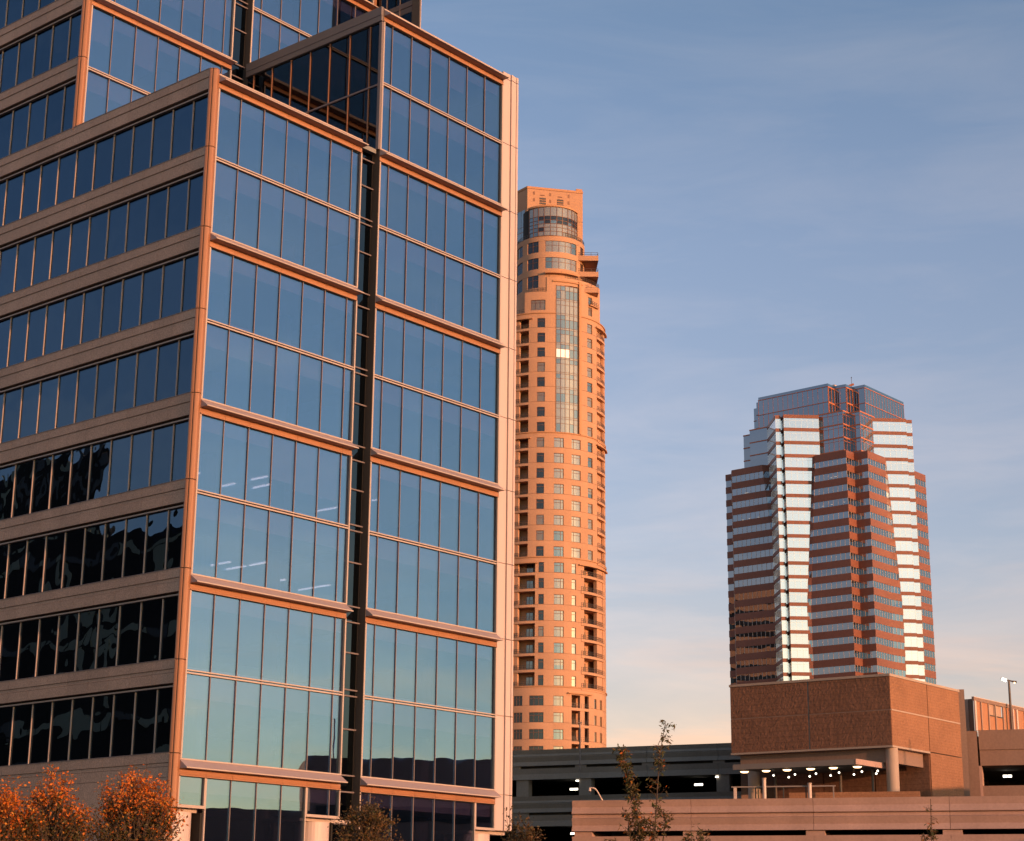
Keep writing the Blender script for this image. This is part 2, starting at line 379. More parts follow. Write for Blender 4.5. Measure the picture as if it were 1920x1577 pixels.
    # ---- pale end pier, cut by fine horizontal joints
    def pier(v, z0, z1, k0):
        zz = z0; j = []
        k = 4.0
        while b(k) - 0.25 < z1: j.append(b(k) - 0.25); k -= 0.5
        lv = [z0] + [x for x in j if x > z0 + 0.3] + [z1]
        for i in range(len(lv) - 1):
            m = MB(D)
            for (x0, x1, y0) in ((UE, 22.30, -0.06), (22.33, 22.52, -0.14), (22.54, 22.78, -0.11), (22.80, UP, -0.14)):
                m.box(x0, x1, v + y0, v + 1.2, lv[i] + 0.02, lv[i + 1] - 0.02)
            m.build('pier_panel', M['white_paint'], T)
        MB(D).box(UE + 0.02, UP - 0.05, v + 0.02, v + 1.1, z0, z1).build('pier_core', M['frame'], T)
    pier(0, 5.45, b(-1) + 0.15, -1)
    # ---- left-hand face: granite bands and ribbon windows
    V1 = 46.0
    def bandset(v0, ks):
        for k in ks:
            zt_ = b(k) + 0.22
            n = int((V1 - v0) / 1.575) + 1
            for i in range(n):
                v = v0 + 1.575 * i
                w = 1.575
                me = cached('stone', lambda: MB().box(-0.40, -0.14, 0.009, 1.566, -0.425, 0).box(-0.365, -0.14, 0.009, 1.566, -0.60, -0.445).box(-0.40, -0.14, 0.009, 1.566, -1.08, -0.62).mesh('stone_panel', M['granite']))
                if v > 24:            # beyond the frame: one strip
                    continue
                link('stone_panel', me, T, (0, v, zt_ + D))
            vv = v0 + 1.575 * (int((24 - v0) / 1.575) + 1)
            MB(D).box(-0.40, -0.14, vv, V1, zt_ - 1.08, zt_).build('stone_strip', M['granite'], T)
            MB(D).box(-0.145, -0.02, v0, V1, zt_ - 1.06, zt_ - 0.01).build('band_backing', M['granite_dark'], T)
            MB(D).box(-0.42, -0.13, v0, V1, zt_ + 0.002, zt_ + 0.03).build('band_sill', M['mullion'], T)
            # metal head strip with shadow gap under the band
            MB(D).box(-0.26, -0.02, v0, V1, zt_ - 1.24, zt_ - 1.17).build('window_head', M['frame'], T)
            MB(D).box(-0.12, -0.02, v0, V1, zt_ - 1.168, zt_ - 1.082).build('head_gap', M['dark'], T)
    def ribbons(v0, ks):
        for k in ks:
            z1 = b(k) + 0.22 - 1.24; z0 = b(k + 0.5) + 0.25
            v = 0.07 if v0 < 1 else VC + 0.25 + 0.1
            edges = [v0 + 0.02] + [x for x in [0.07 + 1.578 * i for i in range(1, 30)] if x > v0 + 0.4]
            for i in range(len(edges) - 1):
                if edges[i] > 22: break
                w = edges[i + 1] - edges[i]
                o = pane(w - 0.02, z1 - z0 - 0.02, 'ribbon_pane', 'glassL', -0.10, edges[i + 1] - 0.01, z0 + 0.01, 'L')
                o.rotation_euler = (0, R(rnd.uniform(-0.12, 0.12)), -pi / 2 + R(rnd.uniform(-0.25, 0.25)))
                bars['L'].box(-0.165, -0.105, edges[i + 1] - 0.022, edges[i + 1] + 0.022, z0, z1)
            MB(D).box(-0.10, -0.07, 22.6, V1, z0, z1).build('ribbon_end_glass', M['glassL'], T)
    kA = [i * 0.5 for i in range(0, 9)]
    bandset(0.25, kA); ribbons(0.25, kA[:-1])
    kC = [-3, -2.5, -2, -1.5, -1, -0.5]
    bandset(VC + 0.25, kC); ribbons(VC + 0.25, [-3, -2.5, -2, -1.5, -1, -0.5])
    # base wall under the lowest band
    zb_ = b(4) + 0.22 - 1.09
    for i in range(20):
        for j in range(5):
            h = 1.66
            me = cached('base_stone', lambda: MB().box(-0.40, -0.1, 0.006, 1.569, -1.654, -0.006).mesh('stone_panel', M['granite']))
            if i < 15: link('stone_panel', me, T, (0, 0.25 + 1.575 * i, zb_ - j * h + D))
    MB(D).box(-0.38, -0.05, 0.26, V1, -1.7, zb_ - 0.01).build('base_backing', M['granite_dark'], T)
    # ---- corner covers
    def corner(v, z0, z1):
        poly = [(-0.02, v + 0.02), (-0.02, v + 0.24), (-0.42, v + 0.24), (-0.43, v + 0.17), (-0.40, v + 0.10), (-0.30, v - 0.02), (-0.22, v - 0.075), (-0.14, v - 0.085), (0.0, v - 0.05)]
        k = 4.5; lv = [z0]
        while b(k) + 0.2 < z1:
            if b(k) + 0.2 > z0 + 0.3: lv.append(b(k) + 0.2)
            k -= 0.5
        lv.append(z1)
        for i in range(len(lv) - 1):
            MB(D).prism(list(reversed(poly)), lv[i] + 0.02, lv[i + 1] - 0.02).build('corner_cover', M['corner_metal'], T)
        MB(D).box(-0.36, -0.05, v + 0.02, v + 0.22, z0, z1).build('corner_core', M['dark'], T)
    corner(0, 5.4, b(0) + 0.22); corner(VC, b(0) + 0.1, b(-3))
    # ---- B wing's left flank above the lower roof
    zr = b(0) - 0.1
    pb = b(-1)
    MB(D).box(11.22, 11.40, -0.05, VC - 0.02, pb - 0.46, pb + 0.05).build('parapet_panel', M['grey_metal'], T)
    MB(D).box(11.24, 11.40, -0.05, VC - 0.02, pb - 0.80, pb - 0.475).build('parapet_panel', M['grey_metal'], T)
    MB(D).box(11.32, 11.40, 0.1, VC - 0.02, pb - 0.86, pb - 0.80).build('parapet_head', M['dark'], T)
    MB(D).box(11.28, 11.44, -0.065, 0.14, zr, pb - 0.86).build('flank_corner', M['fin_dark'], T)
    fe = [0.14, 0.88] + [0.88 + 1.60 * i for i in range(1, 7)] + [VC - 0.03]
    for i in range(len(fe) - 1):
        for z0, z1 in ((zr, 44.93), (45.03, pb - 0.87)):
            o = pane(fe[i + 1] - fe[i] - 0.02, z1 - z0, 'flank_pane', 'glassS', 11.38, fe[i + 1] - 0.01, z0, 'L')
            o.rotation_euler = (0, R(rnd.uniform(-0.1, 0.1)), -pi / 2 + R(rnd.uniform(-0.3, 0.3)))
        if i: MB(D).box(11.315, 11.375, fe[i] - 0.03, fe[i] + 0.03, zr, pb - 0.87).build('flank_mullion', M['corner_metal'], T)
    MB(D).box(11.30, 11.376, 0.14, VC - 0.03, 44.935, 45.025).build('flank_transom', M['mullion'], T)
    # ---- far wing: glass fin wall that stands behind the upper stack
    E0 = 21.9
    we = MB(D).prism([(E0 + 0.1, 7.25), (E0 + 0.2, 7.25), (E0 + 3.4, VC + 0.2), (E0 + 0.1, VC + 0.2)], pb - 0.3, b(-3)); we.build('end_wing_wall', M['white_paint'], T)
    MB(D).box(E0 - 0.02, E0 + 0.095, 7.2, 7.87, pb - 0.3, b(-3)).build('end_wing_edge', M['brown_metal'], T)
    for z0, z1 in ((pb - 0.2, 56.5), (57.3, 61.0), (62.0, b(-3))):
        for y0, y1 in ((7.88, 8.93), (8.99, 10.10), (10.16, VC)):
            pane(y1 - y0, z1 - z0, 'flank_pane', 'glassS', E0 + 0.05, y1, z0, 'L')
    for y in (8.96, 10.13): MB(D).box(E0 - 0.02, E0 + 0.045, y - 0.03, y + 0.03, pb, b(-3)).build('flank_mullion', M['mullion'], T)
    MB(D).box(E0 - 0.01, E0 + 0.09, 7.88, VC, 56.93, 57.3).build('wing_band', M['fin_dark'], T)
    MB(D).box(E0 + 0.02, E0 + 0.09, 7.88, VC, 56.51, 56.90).build('wing_band', M['fin_dark'], T)
    MB(D).box(UE, UE + 0.2, VC - 0.1, VC + 0.3, pb - 0.2, b(-3)).build('corner_cover', M['corner_metal'], T)
    # ---- roofs, floor slabs, core
    MB(D).box(-0.1, 11.3, 0.1, VC - 0.1, b(0) - 0.35, b(0) - 0.1).build('roof', M['roof'], T)
    MB(D).box(11.42, UP - 0.1, 0.1, VC - 0.1, b(-1) - 0.30, b(-1) - 0.05).build('roof', M['roof'], T)
    sl = MB(D)
    k = 4.0
    while k > -3.2:
        z = b(k)
        if k >= 0: sl.box(0.22, UA - 0.02, 0.25, VC - 0.25, z - 1.45, z - 0.05)
        if k >= -1: sl.box(UB + 0.03, UE - 0.05, 0.25, VC - 0.25, z - 1.45, z - 0.05)
        if k < 0: sl.box(0.22, UA - 0.02, VC + 0.25, V1 - 6, z - 1.45, z - 0.05); sl.box(UB + 0.03, UE - 0.05, VC + 0.25, 40, z - 1.45, z - 0.05)
        if k >= 0: sl.box(0.22, UA - 0.02, VC - 0.24, V1 - 6, z - 1.45, z - 0.05); sl.box(UB + 0.03, UE - 0.05, VC - 0.24, 40, z - 1.45, z - 0.05)
        k -= 0.5
    sl.build('floor_slabs', M['ceiling'], T)
    co = MB(D)
    co.box(6.5, 16.5, 13.0, 36.0, -1.6, b(-3)); co.box(UA + 0.02, UB - 0.03, 0.62, 0.9, -1.6, b(0) - 0.4); co.box(UA + 0.02, UB - 0.03, 12.01, 40, -1.6, b(-3))
    for u in (3.6, 8.2, 14.6, 19.6):
        for v in (3.4, 9.0): co.cyl(u, v, -1.6, b(0) - 0.4 if u < 11 else b(-1) - 0.35, 0.38, n=10)
    co.build('core', M['core'], T)
    # blinds and offices seen behind some panes
    bl = [(ua, 0, z, i, f) for z, i, f in ((b(1), 0, .35), (b(2) , 3, .7), (b(2), 4, .8), (b(2), 5, .8), (b(0) - 4.2 - .4, 0, .6), (b(1) - 4.3, 3, .8), (b(1) - 4.3, 1, .55))]
    bl += [(ub, 0, z, i, f) for z, i, f in ((b(-1), 2, .4), (b(0) - 4.3, 1, .8), (b(0), 0, .8), (b(0) - 4.3, 5, .4), (b(1) - 4.3, 3, .3), (b(-1), 4, .55), (b(2), 0, .6))]
    bl += [(ua, VC, z, i, f) for z, i, f in ((b(-1) - 4.3, 0, .4), (b(-1), 0, .6), (b(-1), 2, .7), (b(-2) - 4.3, 2, .9), (b(-2) - 4.3, 3, .9), (b(-2) - 4.3, 4, .8), (b(-2) - 4.3, 5, .9))]
    for us, v, z, i, f in bl:
        top = z - 0.85 if abs(z - round((z - Z4) / P) * P - Z4) < 0.01 else z + 0.1
        MB(D).box(us[i] + 0.06, us[i + 1] - 0.06, v + 0.2, v + 0.22, top - 3.0 * f, top).build('roller_blind', M['blind'], T)
    for k, i, f in ((0, 5, .55), (0, 4, .45), (0, 7, .5), (0, 9, .4), (0.5, 3, .4), (0.5, 9, .5), (1.5, 6, .5), (1.5, 4, .35), (2, 3, .5), (-0.5, 9, .6), (1, 8, .5), (-0.5, 11, .5)):
        v = 0.07 + 1.578 * (i + 1); z0 = b(k + 0.5) + 0.3
        for j in range(3): MB(D).box(0.05, 0.12, v + 0.12 + 0.4 * j, v + 0.32 + 0.4 * j, z0, z0 + 2.7 * f + 0.3 * (j % 2)).build('curtain', M['blind'], T)
    # lit ceiling strips on two floors
    for zc, rows in ((b(2) - 1.47, ((8.4, 6.9, 7.9), (8.4, 4.4, 5.6), (10.95, 5.4, 6.9), (10.8, 4.1, 4.9), (13.45, 4.5, 5.6), (15.7, 6.3, 8.3), (15.7, 3.6, 5.2), (5.8, 6.6, 7.4))),
                     (b(2.5) - 1.47, ((8.45, 8.3, 9.9), (8.45, 7.0, 7.9), (11.05, 7.2, 8.7), (11.05, 5.5, 6.9), (13.57, 8.3, 9.8), (16.2, 7.5, 10.0)))):
        for u, v0, v1 in rows:
            if UA - 0.1 < u < UB + 0.1: u = 9.7
            MB(D).box(u - 0.05, u + 0.05, v0, v1, zc - 0.05, zc).build('ceiling_light', M['strip'], T)
    bars['R'].build('mullions', M['mullion'], T, stuff=True)
    bars['L'].build('ribbon_mullions', M['frame'], T, stuff=True)
    frames.build('window_frames', M['frame'], T, stuff=True); slotbars.build('slot_bars', M['fin_dark'], T, stuff=True)
    # rear body so that the block is closed
    MB(D).box(-0.2, UP - 0.3, V1 - 0.2, V1, -1.7, b(-3)).box(UE + 0.1, UP - 0.3, 1.25, VC - 0.2, -1.7, b(-1) - 0.4).box(UE + 0.0, UP - 0.3, VC + 0.35, V1 - 0.3, -1.7, b(-3)).build('rear_wall', M['grey_metal'], T)
    MB(D).box(-0.05, UE, VC + 0.1, V1, b(-3), b(-3) + 0.3).build('roof', M['roof'], T)
office()

# ================================================================== round apartment tower in the middle
M['stucco'] = mat('apricot_stucco', (0.475, 0.265, 0.168), 0.85, objvar=0.045, var=0.09, scale=0.09, fine=0.05, bscale=2)
M['stucco2'] = mat('apricot_trim', (0.47, 0.24, 0.13), 0.8, var=0.05, scale=0.2)
M['bronze'] = mat('bronze_window_frame', (0.17, 0.075, 0.045), 0.5, var=0.05)
M['rail'] = mat('dark_railing', (0.07, 0.055, 0.055), 0.5, var=0.05)
M['win_pale'] = glass('pale_reflection_window', 0.20, (1.0, 0.94, 0.86), solid=(0.22, 0.18, 0.13), wav=0.004, wscale=0.4)  # pale body colour paints in bright sky reflection; the curtains share it
M['win_teal'] = glass('teal_window', 0.20, (0.86, 0.93, 0.96), solid=(0.07, 0.095, 0.09), wav=0.004, wscale=0.4)
M['win_dark'] = glass('dark_window', 0.06, (0.8, 0.9, 1.0), solid=(0.02, 0.018, 0.014), wav=0.004, wscale=0.4, edge=0.2)
M['win_tan'] = glass('tan_blind_window', 0.12, (0.9, 0.9, 0.9), solid=(0.17, 0.12, 0.07), edge=0.2)
M['win_lit'] = lamp_mat('lit_window', (1.0, 0.80, 0.60), 0.17)
def tower():
    rnd = random.Random(3)
    T = thing('apartment_tower', 'tall round apricot apartment tower with balconies and a glass drum crown', 'tower', (7.8, 413.8, 0))
    D = EYE; c = (0.0, 0.0); Rd = 14.0; h = 3.5875
    # plain core behind the balconies
    MB(D).arc(c, 0.5, 11.4, -180, 180, -1.7, 139.0, step=10).build('core', M['stucco'], T)
    def wall(a0, a1, z0, z1, name='wall', r=Rd, m='stucco'):
        MB(D).arc(c, r - 0.55, r, a0, a1, z0, z1).build(name, M[m], T)
    def win_mesh(wdeg, hh, kind):
        """frame with panes; drawn at angle 0, z 0"""
        r1 = Rd - 0.12; f = MB(); hw = wdeg / 2; t = 0.32
        f.arc(c, r1 - 0.2, r1, -hw, -hw + t, 0, hh); f.arc(c, r1 - 0.2, r1, hw - t, hw, 0, hh)
        f.arc(c, r1 - 0.2, r1, -hw + t, hw - t, 0, 0.08); f.arc(c, r1 - 0.2, r1, -hw + t, hw - t, hh - 0.08, hh)
        f.arc(c, r1 - 0.18, r1 - 0.02, -hw + t, hw - t, hh - 0.72, hh - 0.64)
        if kind == 'left': f.arc(c, r1 - 0.18, r1 - 0.01, -hw + 2.0, -hw + 2.35, 0.08, hh - 0.08)
        if kind == 'right': f.arc(c, r1 - 0.18, r1 - 0.01, hw - 2.9, hw - 2.55, 0.08, hh - 0.08)
        if kind == 'triple': f.arc(c, r1 - 0.18, r1 - 0.01, -hw / 3 - .15, -hw / 3 + .15, 0.08, hh - 0.08); f.arc(c, r1 - 0.18, r1 - 0.01, hw / 3 - .15, hw / 3 + .15, 0.08, hh - 0.08)
        fm = f.mesh('window', M['bronze'])
        pm = {}
        for k in ('win_pale', 'win_teal', 'win_dark', 'win_tan'):
            pm[k] = MB().arc(c, r1 - 0.16, r1 - 0.09, -hw + t, hw - t, 0.08, hh - 0.08).mesh('pane', M[k])
        pc = MB().arc(c, r1 - 0.16, r1 - 0.085, -hw + t, hw - t, hh * 0.42, hh - 0.08).mesh('curtain', M['win_pale'])
        return fm, pm, pc
    def window(a0, a1, z, hh, kind, pal):
        key = ('w', round(a1 - a0, 1), round(hh, 1), kind)
        fm, pm, pc = cached(key, lambda: win_mesh(a1 - a0, hh, kind))
        w = link('window', fm, T, (0, 0, z + D), R((a0 + a1) / 2))
        k = rnd.choice(pal); link('pane', pm[k], w)
        if k == 'win_teal' and rnd.random() < 0.35: link('curtain', pc, w)
    def rail(a0, a1, z, r):
        m = MB(D)
        for zz in (0.10, 0.52, 0.95): m.arc(c, r - 0.05, r, a0, a1, z + zz, z + zz + 0.06)
        n = max(2, int((a1 - a0) / 2.6))
        for i in range(n + 1):
            a = a0 + (a1 - a0 - 0.3) * i / n; m.arc(c, r - 0.055, r + 0.005, a, a + 0.3, z, z + 1.02)
        m.build('railing', M['rail'], T)
    def balcony(a0, a1, z, r=Rd, bulge=0.0):
        """open loggia: parapet edge, railing, side pier, glass door at the back; z = floor"""
        MB(D).arc(c, 11.3, r + bulge, a0, a1, z - 0.55, z + 0.02).build('balcony_slab', M['stucco'], T)
        rail(a0 + 0.2, a1 - 0.2, z + 0.02, r - 0.1 + bulge)
    def door(a0, a1, z, k='win_teal'):
        d = MB(D).arc(c, 11.42, 11.50, a0, a1, z + 0.05, z + 2.3).build('balcony_door', M['bronze'], T)
        MB(D).arc(c, 11.505, 11.53, a0 + 0.5, (a0 + a1) / 2 - 0.3, z + 0.1, z + 2.2).build('pane', M[k], d)
        MB(D).arc(c, 11.505, 11.53, (a0 + a1) / 2 + 0.3, a1 - 0.5, z + 0.1, z + 2.2).build('pane', M[k], d)
    def storey(z0, cols, a_from, a_to, hh=h, wz0=0.0, wz1=2.2, last=False):
        """cols: list of (a0, a1, kind, palette); the rest is wall, with a fine open joint at each storey"""
        a = a_from; j = 0.05
        for a0, a1, kind, pal in cols:
            if a0 > a: wall(a, a0, z0 + j, z0 + hh)
            if kind == 'balcony': pass
            elif kind == 'bay': pass
            else:
                wall(a0, a1, z0 + wz1, z0 + hh)
                if wz0 > j: wall(a0, a1, z0 + j, z0 + wz0)
                window(a0, a1, z0 + wz0, wz1 - wz0, kind, pal)
            a = a1
        if a < a_to: wall(a, a_to, z0 + j, z0 + hh)
    pale = ['win_pale', 'win_pale', 'win_pale', 'win_teal']; mix = ['win_dark', 'win_dark', 'win_tan', 'win_dark']; dk = ['win_dark', 'win_dark', 'win_dark', 'win_tan']
    A0, A1 = -75.0, 110.0
    # lowest section and the part hidden by the garage
    zc3, zc2, zc1, zt = 52.6, 81.3, 110.05, 138.6
    for i in range(6):
        z0 = zc3 - 1.9 - 2.2 - 3.62 * i
        storey(z0, [(-29.7, -20.8, 'triple', mix), (-14.6, -1.5, 'triple', mix), (7.3, 16.5, 'right', pale), (24.4, 43.5, 'balcony', None), (51.3, 54.7, 'plain', pale), (61.0, 65.7, 'plain', ['win_tan'])], A0, A1, 3.62, 0, 2.2)
        if i == 0: pass
        balcony(24.4, 43.5, z0 - 0.25)
        door(25.5, 33, z0 - 0.25, 'win_pale')
        MB(D).arc(c, 13.0, 13.9, 33.6, 38.8, z0 - 0.23, z0 + 3.62 - 0.81).build('balcony_pier', M['stucco'], T)
    wall(A0, A1, zc3 - 0.48, zc3 - 0.02)
    wall(24.4, 43.5, zc3 - 1.55, zc3 - 0.5)
    wall(A0, A1, -1.7, zc3 - 1.9 - 2.2 - 3.62 * 5 + 0.02)
    # balcony hoods
    def hood(a0, a1, z, r=Rd + 0.55): MB(D).arc(c, Rd - 0.3, r, a0, a1, z, z + 0.28).build('balcony_hood', M['stucco2'], T)
    hood(20.5, 46.5, zc3 - 1.35)
    def cornice(z, a0=A0, a1=A1): MB(D).arc(c, Rd - 0.3, Rd + 0.22, a0, a1, z - 0.02, z + 0.22).build('cornice', M['stucco2'], T)
    cornice(zc3)
    for i in range(8):
        z0 = zc3 + 0.22 + h * i - (0.02 if i else 0)
        storey(z0, [(-30.3, -9.6, 'balcony', None), (-6.7, -1.7, 'plain', dk), (7.5, 16.6, 'right', pale), (24.4, 28.9, 'plain', pale), (34.5, 69.0, 'balcony', None)], A0, A1, h, 0.06, 2.32)
        balcony(-30.3, -9.6, z0 - 0.05); balcony(34.5, 75.0, z0 - 0.05, bulge=0.1)
        door(-21.5, -13.5, z0 - 0.05, 'win_teal'); door(41, 52, z0 - 0.05, 'win_pale')
        MB(D).arc(c, 13.0, 13.85, 34.6, 38.6, z0, z0 + h - 0.62).build('balcony_pier', M['stucco'], T)
        MB(D).arc(c, 13.0, 13.85, 57.0, 75.0, z0, z0 + h - 0.62).build('balcony_pier', M['stucco'], T)
        MB(D).arc(c, 12.9, 13.75, -30.3, -26.6, z0, z0 + h - 0.62).build('balcony_pier', M['stucco'], T)
        MB(D).arc(c, 11.41, 13.6, -9.85, -9.55, z0, z0 + h - 0.6).build('balcony_side', M['stucco'], T)
    wall(-30.3, -9.6, zc2 - 1.1, zc2 - 0.02); wall(34.5, 69, zc2 - 1.1, zc2 - 0.02)
    hood(-40, -7.5, zc2 - 1.35); hood(31.5, 82, zc2 - 1.35); cornice(zc2)
    for i in range(8):
        z0 = zc2 + 0.22 + h * i - (0.02 if i else 0)
        storey(z0, [(-30.4, -16.8, 'balcony', None), (-9.1, -2.0, 'plain', dk), (7.1, 16.4, 'right', pale), (24.3, 34.1, 'left', pale), (42.9, 49.6, 'plain', pale), (57.1, 75.0, 'balcony', None)], A0, A1, h, 0.06, 2.32)
        balcony(-30.4, -16.8, z0 - 0.05); balcony(57.1, 80.0, z0 - 0.05, bulge=0.15)
        MB(D).arc(c, 12.9, 13.75, -30.3, -26.9, z0, z0 + h - 0.62).build('balcony_pier', M['stucco'], T)
        MB(D).arc(c, 12.6, 13.3, 59.5, 78.0, z0, z0 + h - 0.62).build('balcony_pier', M['stucco'], T)
        MB(D).arc(c, 11.41, 13.6, -17.05, -16.75, z0, z0 + h - 0.6).build('balcony_side', M['stucco'], T)
    wall(-30.4, -16.8, zc1 - 1.1, zc1 - 0.02); wall(57.1, 75, zc1 - 1.1, zc1 - 0.02)
    hood(-40, -14.5, zc1 - 1.35); hood(55, 88, zc1 - 1.35); cornice(zc1)
    # upper shaft with the tall glass bay
    hm = 3.555
    for i in range(8):
        z0 = zc1 + 0.22 + hm * i - (0.02 if i else 0)
        storey(z0, [(-30.4, -17.0, 'balcony', None), (-9.0, -1.6, 'plain', mix), (8.9, 31.0, 'bay', None), (42.5, 49.7, 'plain', pale), (57.3, 75.0, 'balcony', None)], A0, A1, hm, 0.06, 2.30)
        balcony(-30.4, -17.0, z0 - 0.05); balcony(57.3, 80.0, z0 - 0.05, bulge=0.15)
        MB(D).arc(c, 12.9, 13.75, -30.3, -26.9, z0, z0 + hm - 0.62).build('balcony_pier', M['stucco'], T)
        MB(D).arc(c, 12.6, 13.3, 59.5, 78.0, z0, z0 + hm - 0.62).build('balcony_pier', M['stucco'], T)
        MB(D).arc(c, 11.41, 13.6, -17.25, -16.95, z0, z0 + hm - 0.6).build('balcony_side', M['stucco'], T)
    wall(-30.4, -17, zt - 1.1, zt - 0.02); wall(57.3, 75, zt - 1.1, zt - 0.02)
    hood(-40, -13.5, zt - 1.35); hood(54.5, 88, zt - 1.5)
    cornice(zt, A0, 8.6); cornice(zt, 34.5, A1)
    # glass bay: panes five across, a big and a low row for each storey
    bf = MB(D); zb0, zb1 = zc1 + 0.3, 145.6
    rows = []
    z = zb0
    while z < zb1 - 0.5:
        rows += [(z, z + 1.95), (z + 2.02, z + 3.05), (z + 3.12, z + 3.47)]; z += hm
    for (z0, z1) in rows:
        if z1 > zb1: continue
        bf.arc(c, Rd - 0.14, Rd + 0.06, 8.9, 31.0, z1, z1 + 0.07)
        pal = rnd.choice([['win_pale'] * 3 + ['win_teal'], ['win_pale'] * 5, ['win_teal', 'win_teal', 'win_pale']])
        if z1 - z0 < 0.5: pal = ['win_pale']
        for q in range(5):
            a0 = 8.9 + 4.42 * q + 0.2; a1 = 8.9 + 4.42 * (q + 1) - 0.2
            k = rnd.choice(pal)
            if q < 3 and z1 - z0 > 1.5 and abs(z0 - (zb0 + 5 * hm)) < 0.1: k = 'win_lit'
            me = cached(('bayp', round(z1 - z0, 2), k), lambda: MB().arc(c, Rd - 0.08, Rd, -2.0, 2.0, 0, z1 - z0).mesh('bay_pane', M[k]))
            link('bay_pane', me, T, (0, 0, z0 + D), R((a0 + a1) / 2))
    for q in range(6):
        a = 8.9 + 4.42 * q; bf.arc(c, Rd - 0.14, Rd + 0.09, a - 0.2, a + 0.2, zb0, zb1)
    bf.build('bay_frame', M['bronze'], T, stuff=True)
    MB(D).arc(c, Rd - 0.6, Rd - 0.2, 8.6, 31.4, zb0, zb1).build('bay_backing', M['dark'], T)
    MB(D).arc(c, Rd - 0.5, Rd + 0.45, 31.5, 33.9, zc1 + 0.25, 147.0).build('bay_pilaster', M['stucco2'], T)
    MB(D).arc(c, Rd - 0.5, Rd + 0.30, 5.6, 36.5, 146.4, 146.75).build('bay_hood', M['stucco2'], T)
    # block that carries the bay above the shaft
    for a0, a1, z1 in ((0.2, 8.7, 147.5), (34.0, 44.0, 147.5), (49.7, 64.0, 147.5), (-20.9, -15.5, 143.9), (-1.4, 0.2, 143.9)):
        wall(a0, a1, zt + 0.25, z1)
    wall(44.0, 49.7, zt + 0.25, zt + 0.9); wall(44.0, 49.7, zt + 3.0, zt + 3.6); wall(44.0, 49.7, zt + 5.5, 147.5)
    window(44.0, 49.7, zt + 0.9, 2.1, 'triple', ['win_pale']); window(44.0, 49.7, zt + 3.6, 1.9, 'plain', ['win_teal'])
    wall(-15.5, -1.4, zt + 0.25, zt + 0.8); wall(-15.5, -1.4, zt + 3.3, 143.9); window(-15.5, -1.4, zt + 0.8, 2.5, 'triple', ['win_tan'])
    wall(8.7, 34.0, 145.7, 147.5)
    MB(D).arc(c, Rd - 0.3, Rd + 0.6, 44.5, 58.0, zt + 3.3, zt + 3.55).build('balcony_slab', M['stucco2'], T); rail(45.0, 57.0, zt + 3.55, Rd + 0.5)
    def side(a, z0, z1, r0=7.0):
        MB(D).arc(c, r0, Rd - 0.01, a - 0.3, a + 0.3, z0, z1).build('side_wall', M['stucco'], T)
    side(64.2, zt, 147.5); side(0.0, zt, 147.5); side(-21.2, zt, 143.9)
    MB(D).arc(c, 2, Rd - 0.4, 0.3, 64, 146.9, 147.3).arc(c, 2, Rd - 0.4, -21, 0, 143.2, 143.6).arc(c, 2, Rd - 0.3, -120, 150, zt - 0.4, zt + 0.1).build('terrace_floor', M['roof'], T)
    rail(2.0, 63.5, 147.5, Rd - 0.1); rail(-20.5, -0.5, 143.9, Rd - 0.1); rail(-60, -21.5, zt + 0.25, Rd - 0.1)
    # curved upper floors
    c2 = (1.0, -5.85); r = 8.05
    def cw(a0, a1, z0, z1): MB(D).arc(c2, r - 0.5, r, a0, a1, z0, z1).build('wall', M['stucco'], T)
    wins = [(-80, -56), (-43.5, -21.7), (-10.3, 47.3), (58.9, 71.7)]
    def cwin(a0, a1, z0, z1, n, pal):
        f = MB(D); p0 = r - 0.15
        for q in range(n + 1):
            a = a0 + (a1 - a0) * q / n; f.arc(c2, p0 - 0.1, p0 + 0.03, max(a0, a - 0.5), min(a1, a + 0.5), z0, z1)
        zm = z0 + (z1 - z0) * 0.62; f.arc(c2, p0 - 0.1, p0 + 0.02, a0, a1, zm - 0.05, zm + 0.05)
        w = f.build('window', M['bronze'], T)
        for q in range(n):
            b0 = a0 + (a1 - a0) * q / n + 0.5; b1 = a0 + (a1 - a0) * (q + 1) / n - 0.5
            MB(D).arc(c2, p0 - 0.06, p0 - 0.01, b0, b1, z0, z1).build('pane', M[rnd.choice(pal)], w)
    lv = [(145.1, 148.1), (149.7, 152.4), (153.8, 156.5)]
    prev = zt
    for i, (z0, z1) in enumerate(lv):
        cw(-110, 130, prev + (0.04 if i else 0), z0)
        a = -110
        for a0, a1 in wins:
            if i == 0 and a0 == -10.3: continue
            cw(a, a0, z0, z1); a = a1
            cwin(a0, a1, z0, z1, 5 if a0 == -10.3 else 2, ['win_pale', 'win_pale', 'win_teal'] if a0 == -10.3 else (['win_tan', 'win_dark'] if a0 < -50 else ['win_dark']))
        cw(a, 130, z0, z1); prev = z1
    cw(-110, 130, 156.54, 157.75)
    MB(D).arc(c2, 0.3, r - 0.5, -180, 180, zt, 157.5, step=8).build('core', M['dark'], T)
    MB(D).arc(c2, r - 0.2, r + 1.0, -9.5, 47.0, 148.25, 148.75).build('bay_hood', M['stucco2'], T)
    m = MB(D)
    for zz in (0.1, 0.5, 0.95): m.arc(c2, r - 0.15, r - 0.09, -100, 110, 157.75 + zz, 157.81 + zz)
    for q in range(42): m.arc(c2, r - 0.16, r - 0.08, -100 + 5 * q, -99.5 + 5 * q, 157.75, 158.8)
    m.build('railing', M['rail'], T)
    # glass drum
    c3 = (0.8, -7.2); r3 = 6.8
    ds = [-47, -35.9, -25.0, -13.0, -0.4, 12.3, 23.9, 36.9, 47.9, 57.9, 68]
    f = MB(D)
    zl = [157.8, 158.9, 159.9, 160.8, 161.7, 162.7, 165.0]
